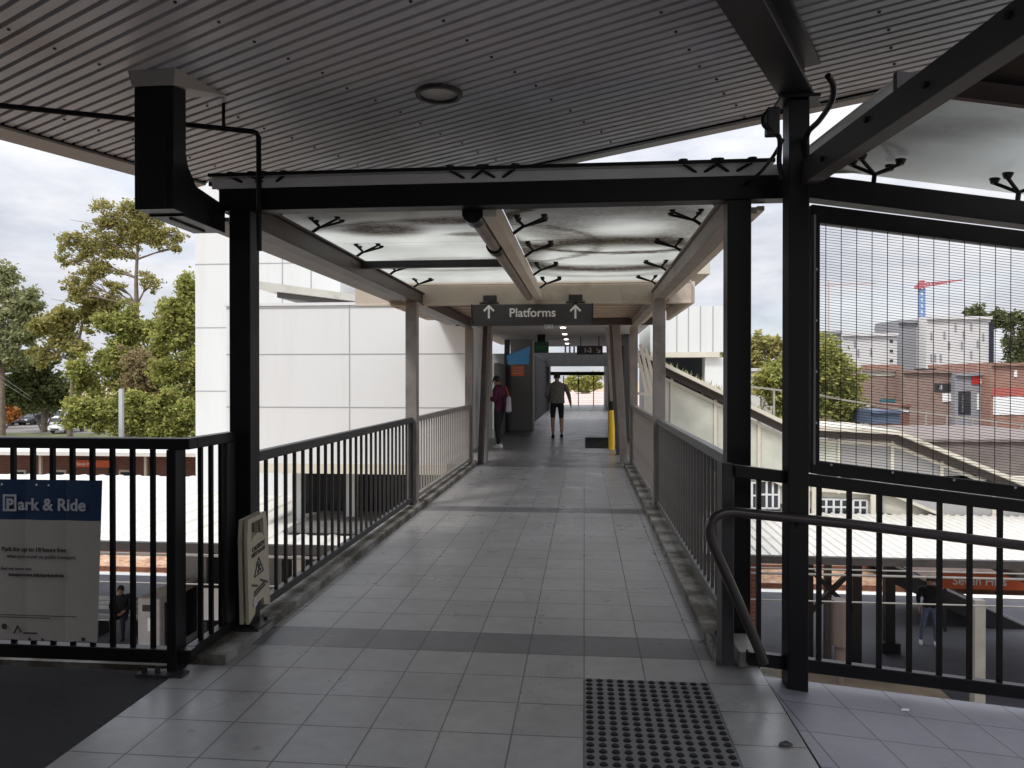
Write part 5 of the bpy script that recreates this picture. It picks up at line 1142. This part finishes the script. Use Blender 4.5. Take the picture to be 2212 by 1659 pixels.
tree('bushy_tree', 'dull green hedge tree behind the parked cars', 104, [(-20, 895, 60, 22), (60, 890, 50, 18), (120, 890, 30, 22), (-60, 860, 60, 40), (100, 900, 30, 14), (160, 880, 30, 30)], [(70, 915), (70, 895)], LF_dark, 0.5, 1.0, GL)
GR = 'trees behind the mesh screen at right'
tree('round_tree', 'round green tree beyond the covered stair at right', 58, [(1700, 790, 45, 40), (1760, 780, 60, 45), (1800, 810, 50, 40), (1740, 830, 80, 40), (1830, 860, 40, 40), (1690, 850, 50, 40), (1770, 880, 80, 40), (1840, 890, 30, 30), (1660, 820, 25, 30)], [(1755, 960), (1755, 860), (1758, 800)], LF_green, 0.32, 1.0, GR)
tree('olive_tree', 'olive hillside tree seen between the two black posts', 120, [(1610, 750, 40, 28), (1650, 755, 35, 28), (1680, 760, 30, 25), (1620, 790, 50, 30), (1670, 790, 40, 25), (1590, 770, 30, 30)], [(1640, 850), (1640, 770)], LF_euc, 0.6, 1.0, GR)
tree('hill_tree', 'dark tree behind the white apartment block', 230, [(2115, 675, 26, 16), (2150, 690, 40, 12), (2190, 690, 40, 18), (2220, 720, 40, 40), (2200, 760, 30, 40), (2240, 800, 60, 60)], [(2190, 850), (2190, 720)], LF_dark, 1.1, 1.0, GR)
tree('plaza_tree', 'bright green tree beyond the far concourse opening', 78, [(1246, 828, 22, 16), (1272, 826, 22, 18), (1262, 838, 36, 10)], [(1262, 862), (1262, 835)], LF_green, 0.26, 1.2, None, zg=0)

# ------------------------------------------------------------------ cars
car_body = mat('dark metallic car paint', (0.06, 0.06, 0.075), 0.25, 0.05, 3, metal=0.4); car_grey = mat('mauve grey car paint', (0.22, 0.20, 0.25), 0.25, 0.05, 3, metal=0.4); car_white = mat('white car paint', (0.78, 0.78, 0.80), 0.3, 0.03, 3)
def make_car(paint, label, van=False):
    t = thing('parked_car', label, 'car', (0, 0, 0), 'cars parked at the street')
    prof_ = [(-2.1, .35), (-2.1, .72), (-1.95, .86), (-1.0, .95), (-.35, 1.42), (.9, 1.46), (1.7, 1.0), (2.1, .92), (2.15, .4)] if not van else [(-2.3, .35), (-2.3, .9), (-1.9, 1.1), (-1.4, 1.9), (2.2, 2.0), (2.3, .4)]
    m = MB(); n = len(prof_); rings = []
    for (x, ins) in ((-0.9, 0.0), (-0.84, 0.05), (0.84, 0.05), (0.9, 0.0)): pass
    low = [(-0.88 if z < 1.0 else -0.68) for _, z in prof_]
    L_ = [V((low[i], y, z)) for i, (y, z) in enumerate(prof_)]; R_ = [V((-low[i], y, z)) for i, (y, z) in enumerate(prof_)]
    m.add(L_ + R_, [tuple(range(n)), tuple(range(n, 2 * n))[::-1]] + [(i, n + i, n + (i + 1) % n, (i + 1) % n) for i in range(n)])
    m.build('body', paint, t, 0.05)
    m = MB()
    if not van: m.quad((-.62, -.98, 1.0), (.62, -.98, 1.0), (.56, -.40, 1.40), (-.56, -.40, 1.40)); m.quad((-.62, 1.64, 1.05), (-.56, .98, 1.44), (.56, .98, 1.44), (.62, 1.64, 1.05))
    else: m.quad((-.66, -1.88, 1.15), (.66, -1.88, 1.15), (.62, -1.43, 1.85), (-.62, -1.43, 1.85))
    for v in m.v: v += V((0, -0.02 if v.y < 0.5 else 0.02, 0.012))
    m.build('windscreen', M_glassd, t)
    for sx in (-.86, .86):
        for sy in (-1.3, 1.3): MB().disc((sx - (.1 if sx > 0 else -.1), sy, .33), .33, .12 if sx > 0 else -.12, 16, 0, axis=(1, 0, 0)).build('wheel', M_ink, t)
    for sx in (-.62, .62): MB().box(sx - .18, sx + .18, -2.33 if van else -2.13, -2.28 if van else -2.08, .66, .80).build('headlight', M_lett, t)
    MB().box(-.5, .5, -2.33 if van else -2.125, -2.28 if van else -2.08, .42, .58).build('grille', M_ink, t)
    return t
p = atZ(24, 919, -4.55); make_car(car_grey, 'mauve grey car facing the station, leftmost of the parked cars').location = p
p = atZ(72, 917, -4.55); make_car(car_body, 'dark grey car parked right of the mauve one').location = p
p = atZ(146, 934, -4.55); make_car(car_white, 'white car at the roadside nearest the bright green bush').location = p
p = atZ(149, 915, -4.55); make_car(car_white, 'tall white van queued behind the white car', True).location = p
p = atZ(121, 928, -4.55); c_ = make_car(car_white, 'white car turned sideways left of the white van'); c_.location = p; c_.rotation_euler = (0, 0, 0.6)

# ------------------------------------------------------------------ distant town at the right
def block(name, label, px0, px1, py0, py1, d, mt, depth=14, wins=(), zb=-5.0, wm=M_glassd, extra=None, cat='building', group=None):
    a = atD(px0, py0, d); b = atD(px1, py0, d)
    t = thing(name, label, cat, V((a.x, a.y, zb)), group); dv = FW * depth
    def hx(p0, p1, z0, z1, o0=0.0, dp=None):
        dd = FW * (depth if dp is None else dp); f0 = FW * o0
        return [V((*(p0 + f0).xy, z0)), V((*(p1 + f0).xy, z0)), V((*(p1 + f0 + dd).xy, z0)), V((*(p0 + f0 + dd).xy, z0)), V((*(p0 + f0).xy, z1)), V((*(p1 + f0).xy, z1)), V((*(p1 + f0 + dd).xy, z1)), V((*(p0 + f0 + dd).xy, z1))]
    MB().hexa(hx(a, b, zb, a.z)).build('wall', mt, t)
    MB().hexa(hx(a, b, a.z + .01, a.z + .004 * d, -.004 * d, depth + 0.5)).build('parapet', mt, t)
    for (x0, x1, y0, y1, *mm) in wins:
        p0, p1 = atD(x0, y0, d), atD(x1, y1, d); q1 = atD(x1, y0, d)
        MB().hexa(hx(p0, q1, p1.z, p0.z, -0.0012 * d, 0.001 * d)).build('window' if not mm else mm[1], mm[0] if mm else wm, t)
    if extra: extra(t, hx)
    return t
def win_grid(xs, ys, w_, h_): return [(x - w_ / 2, x + w_ / 2, y - h_ / 2, y + h_ / 2) for x in xs for y in ys]
M_apt = mat('pale apartment render', (0.62, 0.60, 0.59), 0.7, 0.06, 0.1); M_aptg = mat('grey apartment render', (0.25, 0.25, 0.265), 0.7, 0.06, 0.1); M_slit = mat('grey recess', (0.28, 0.28, 0.30), 0.6)
block('apartment_block', 'pale low apartment block behind the round tree', 1818, 1938, 726, 805, 205, M_apt, wins=win_grid((1925,), (737, 758, 779), 6, 5) + [(1852, 1855, 755, 770, M_slit, 'window'), (1880, 1883, 752, 768, M_slit, 'window'), (1845, 1848, 735, 750, M_slit, 'window')])
block('apartment_block', 'dark roofed house left of the pale apartment block', 1768, 1816, 722, 800, 190, M_slit, wins=[(1785, 1800, 738, 746)])
block('apartment_block', 'grey ribbed apartment block between two pale blocks', 1940, 1985, 698, 805, 215, M_aptg, wins=[(1985, 2000, 705, 800, M_apt, 'balcony_bay')] + win_grid((1992,), (710, 732, 754, 776, 797), 11, 5))
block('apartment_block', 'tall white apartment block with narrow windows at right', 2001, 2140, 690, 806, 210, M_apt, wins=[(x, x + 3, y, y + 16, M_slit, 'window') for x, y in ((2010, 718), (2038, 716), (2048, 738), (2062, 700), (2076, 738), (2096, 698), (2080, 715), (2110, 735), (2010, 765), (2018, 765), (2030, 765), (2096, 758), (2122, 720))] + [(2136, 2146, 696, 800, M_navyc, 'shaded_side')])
M_awnr = mat('red shop awning', (0.42, 0.11, 0.09), 0.6); M_awnb = mat('blue shade sail', (0.09, 0.12, 0.18), 0.6); M_shopb, _, _, _, _ = brick_mat('brown shop brick', (0.26, 0.165, 0.135), (0.22, 0.14, 0.12), (0.3, 0.25, 0.2), 0.5, 0.2, 0.02, rot=(math.radians(90), 0, 0))
block('shop_building', 'brown brick shop with orange fascia right of the round tree', 1860, 1950, 803, 905, 98, M_shopb, wins=[(1860, 1948, 788, 797, M_brick2, 'fascia'), (1860, 1940, 799, 812, M_cream, 'awning'), (1900, 1946, 862, 872, mat('teal shop window', (0.05, 0.14, 0.16), 0.3), 'window')])
block('shop_building', 'brick shop with a black and white sign board', 1950, 2062, 806, 905, 96, M_shopb, wins=[(1975, 2022, 796, 803, M_ink, 'vent'), (2018, 2088, 828, 846, M_ink, 'sign_board'), (2022, 2034, 832, 842, M_lett, 'sign_letter'), (2038, 2050, 831, 843, M_lett, 'sign_letter'), (2054, 2064, 832, 842, M_lett, 'sign_letter'), (2068, 2078, 833, 842, M_lett, 'sign_letter'), (2035, 2062, 850, 868, M_lett, 'window')])
block('shop_building', 'grey shop front with a round red sign at right', 2063, 2140, 812, 905, 95, M_slit, wins=[(2098, 2116, 808, 830, M_red, 'round_sign'), (2116, 2138, 808, 830, M_cream, 'sign_panel'), (2070, 2096, 845, 895, M_glassd, 'window'), (2076, 2080, 850, 890, M_lett, 'door_frame'), (2110, 2114, 850, 885, M_lett, 'door_frame')])
block('shop_building', 'orange brick shop with a long red awning at the right edge', 2141, 2330, 790, 905, 93, M_brick2, wins=[(2141, 2330, 838, 856, M_awnr, 'awning'), (2145, 2330, 857, 896, M_lett, 'window'), (2190, 2196, 800, 815, M_lett, 'sign_panel')])
block('white_shed', 'white building with a cream roof seen between the two black posts', 1590, 1642, 802, 850, 70, M_roofw, zb=-5, wins=[(1600, 1640, 838, 850, M_brick2, 'door')])
block('market_stall', 'low white stall roofs behind the fence at right', 1858, 1925, 880, 905, 62, M_roofw, depth=4, zb=-2.3)
block('market_stall', 'blue shade sail stall behind the fence at right', 1880, 1945, 893, 910, 55, M_awnb, depth=4, zb=-1.75)
block('kiosk', 'dark red kiosk between the stalls and the white fence', 1930, 1965, 880, 912, 58, M_brick, depth=4, zb=-2.2, wins=[(1932, 1962, 886, 890, M_lett, 'sign_panel')])
block('low_shed', 'low brown grey shed roof behind the covered stair at right', 1985, 2420, 955, 1010, 24.5, mat('brown grey roof', (0.20, 0.165, 0.15), 0.8, 0.2, 2), depth=7, zb=-5)
# tower crane
cr2 = thing('tower_crane', 'blue tower crane with a red jib above the apartment blocks', 'crane', atD(1990, 800, 262))
def cp_(x, y): return atD(x, y, 262)
M_crb = mat('blue crane steel', (0.20, 0.32, 0.58), 0.5); M_crr = mat('red crane steel', (0.50, 0.15, 0.17), 0.5)
m = MB()
for x in (1986, 1997): m.bar(cp_(x, 800), cp_(x, 622), 0.5, 0.5, up=(0, 1, 0))
for k in range(14):
    y = 800 - k * 12.7; m.bar(cp_(1986, y), cp_(1997, y - 12.7), 0.35, 0.35, up=(0, 1, 0)); m.bar(cp_(1997, y), cp_(1986, y - 12.7), 0.35, 0.35, up=(0, 1, 0))
m.build('tower', M_crb, cr2)
m = MB(); m.bar(cp_(1982, 614), cp_(2078, 605), .5, .5); m.bar(cp_(1982, 621), cp_(2040, 612), .5, .5)
for k in range(10): m.bar(cp_(1984 + k * 7, 614 - k * .7), cp_(1990 + k * 7, 620 - k * .9), .3, .3)
m.bar(cp_(1991, 606), cp_(1991, 622), 1.4, 1.4, up=(0, 1, 0)); m.build('jib', M_crr, cr2)
MB().box(cp_(1984, 620).x - 1, cp_(1984, 620).x + 1, cp_(1984, 620).y - 1, cp_(1984, 620).y + 1, cp_(1984, 624).z, cp_(1984, 616).z).build('cab', M_crr, cr2)
m = MB(); m.bar(atD(1778, 616, 600), atD(1892, 612, 600), .5, .8); m.bar(atD(1790, 740, 600), atD(1790, 606, 600), .9, .9, up=(0, 1, 0)); m.single('tower_crane', mat('faded pink crane steel', (0.45, 0.36, 0.38), 0.6), 'faint distant pink crane left of the blue crane', 'crane')
# sloping fence of the far footpath
M_fen = mat('weathered fence paint', (0.34, 0.31, 0.27), 0.6)
ff = thing('footpath_fence', 'pale sloping railing fence of the footpath behind the ribbed canopy', 'fence', atD(1900, 960, 36))
top = [(1560, 828), (1685, 843), (1765, 853), (1880, 874), (1990, 890), (2130, 908), (2330, 930)]
P = [atD(x, y, 38) for x, y in top]
m = MB()
for a, b in zip(P, P[1:]): m.bar(a, b, .08, .09)
m.build('top_rail', M_fen, ff)
m = MB()
for off in (1.35, 2.2):
    for a, b in zip(P[4:], P[5:]): m.bar(a - UP * off, b - UP * off, .06, .06)
m.build('mid_rail', M_fen, ff)
for (px, py) in ((2000, 891), (2045, 897), (2100, 904), (2150, 910), (2205, 917), (1672, 842)):
    a = atD(px, py, 38); MB().bar(a, a - UP * 2.9, .08, .08, up=(0, 1, 0)).build('fence_post', M_fen, ff)
m = MB()
for k in range(60):
    x = 1990 + k * 4.2; a = atD(x, 890 + (x - 1990) * .125, 38); m.bar(a - UP * 1.36, a - UP * 2.2, .03, .03, up=(0, 1, 0))
m.build('picket_panel', M_galv, ff)
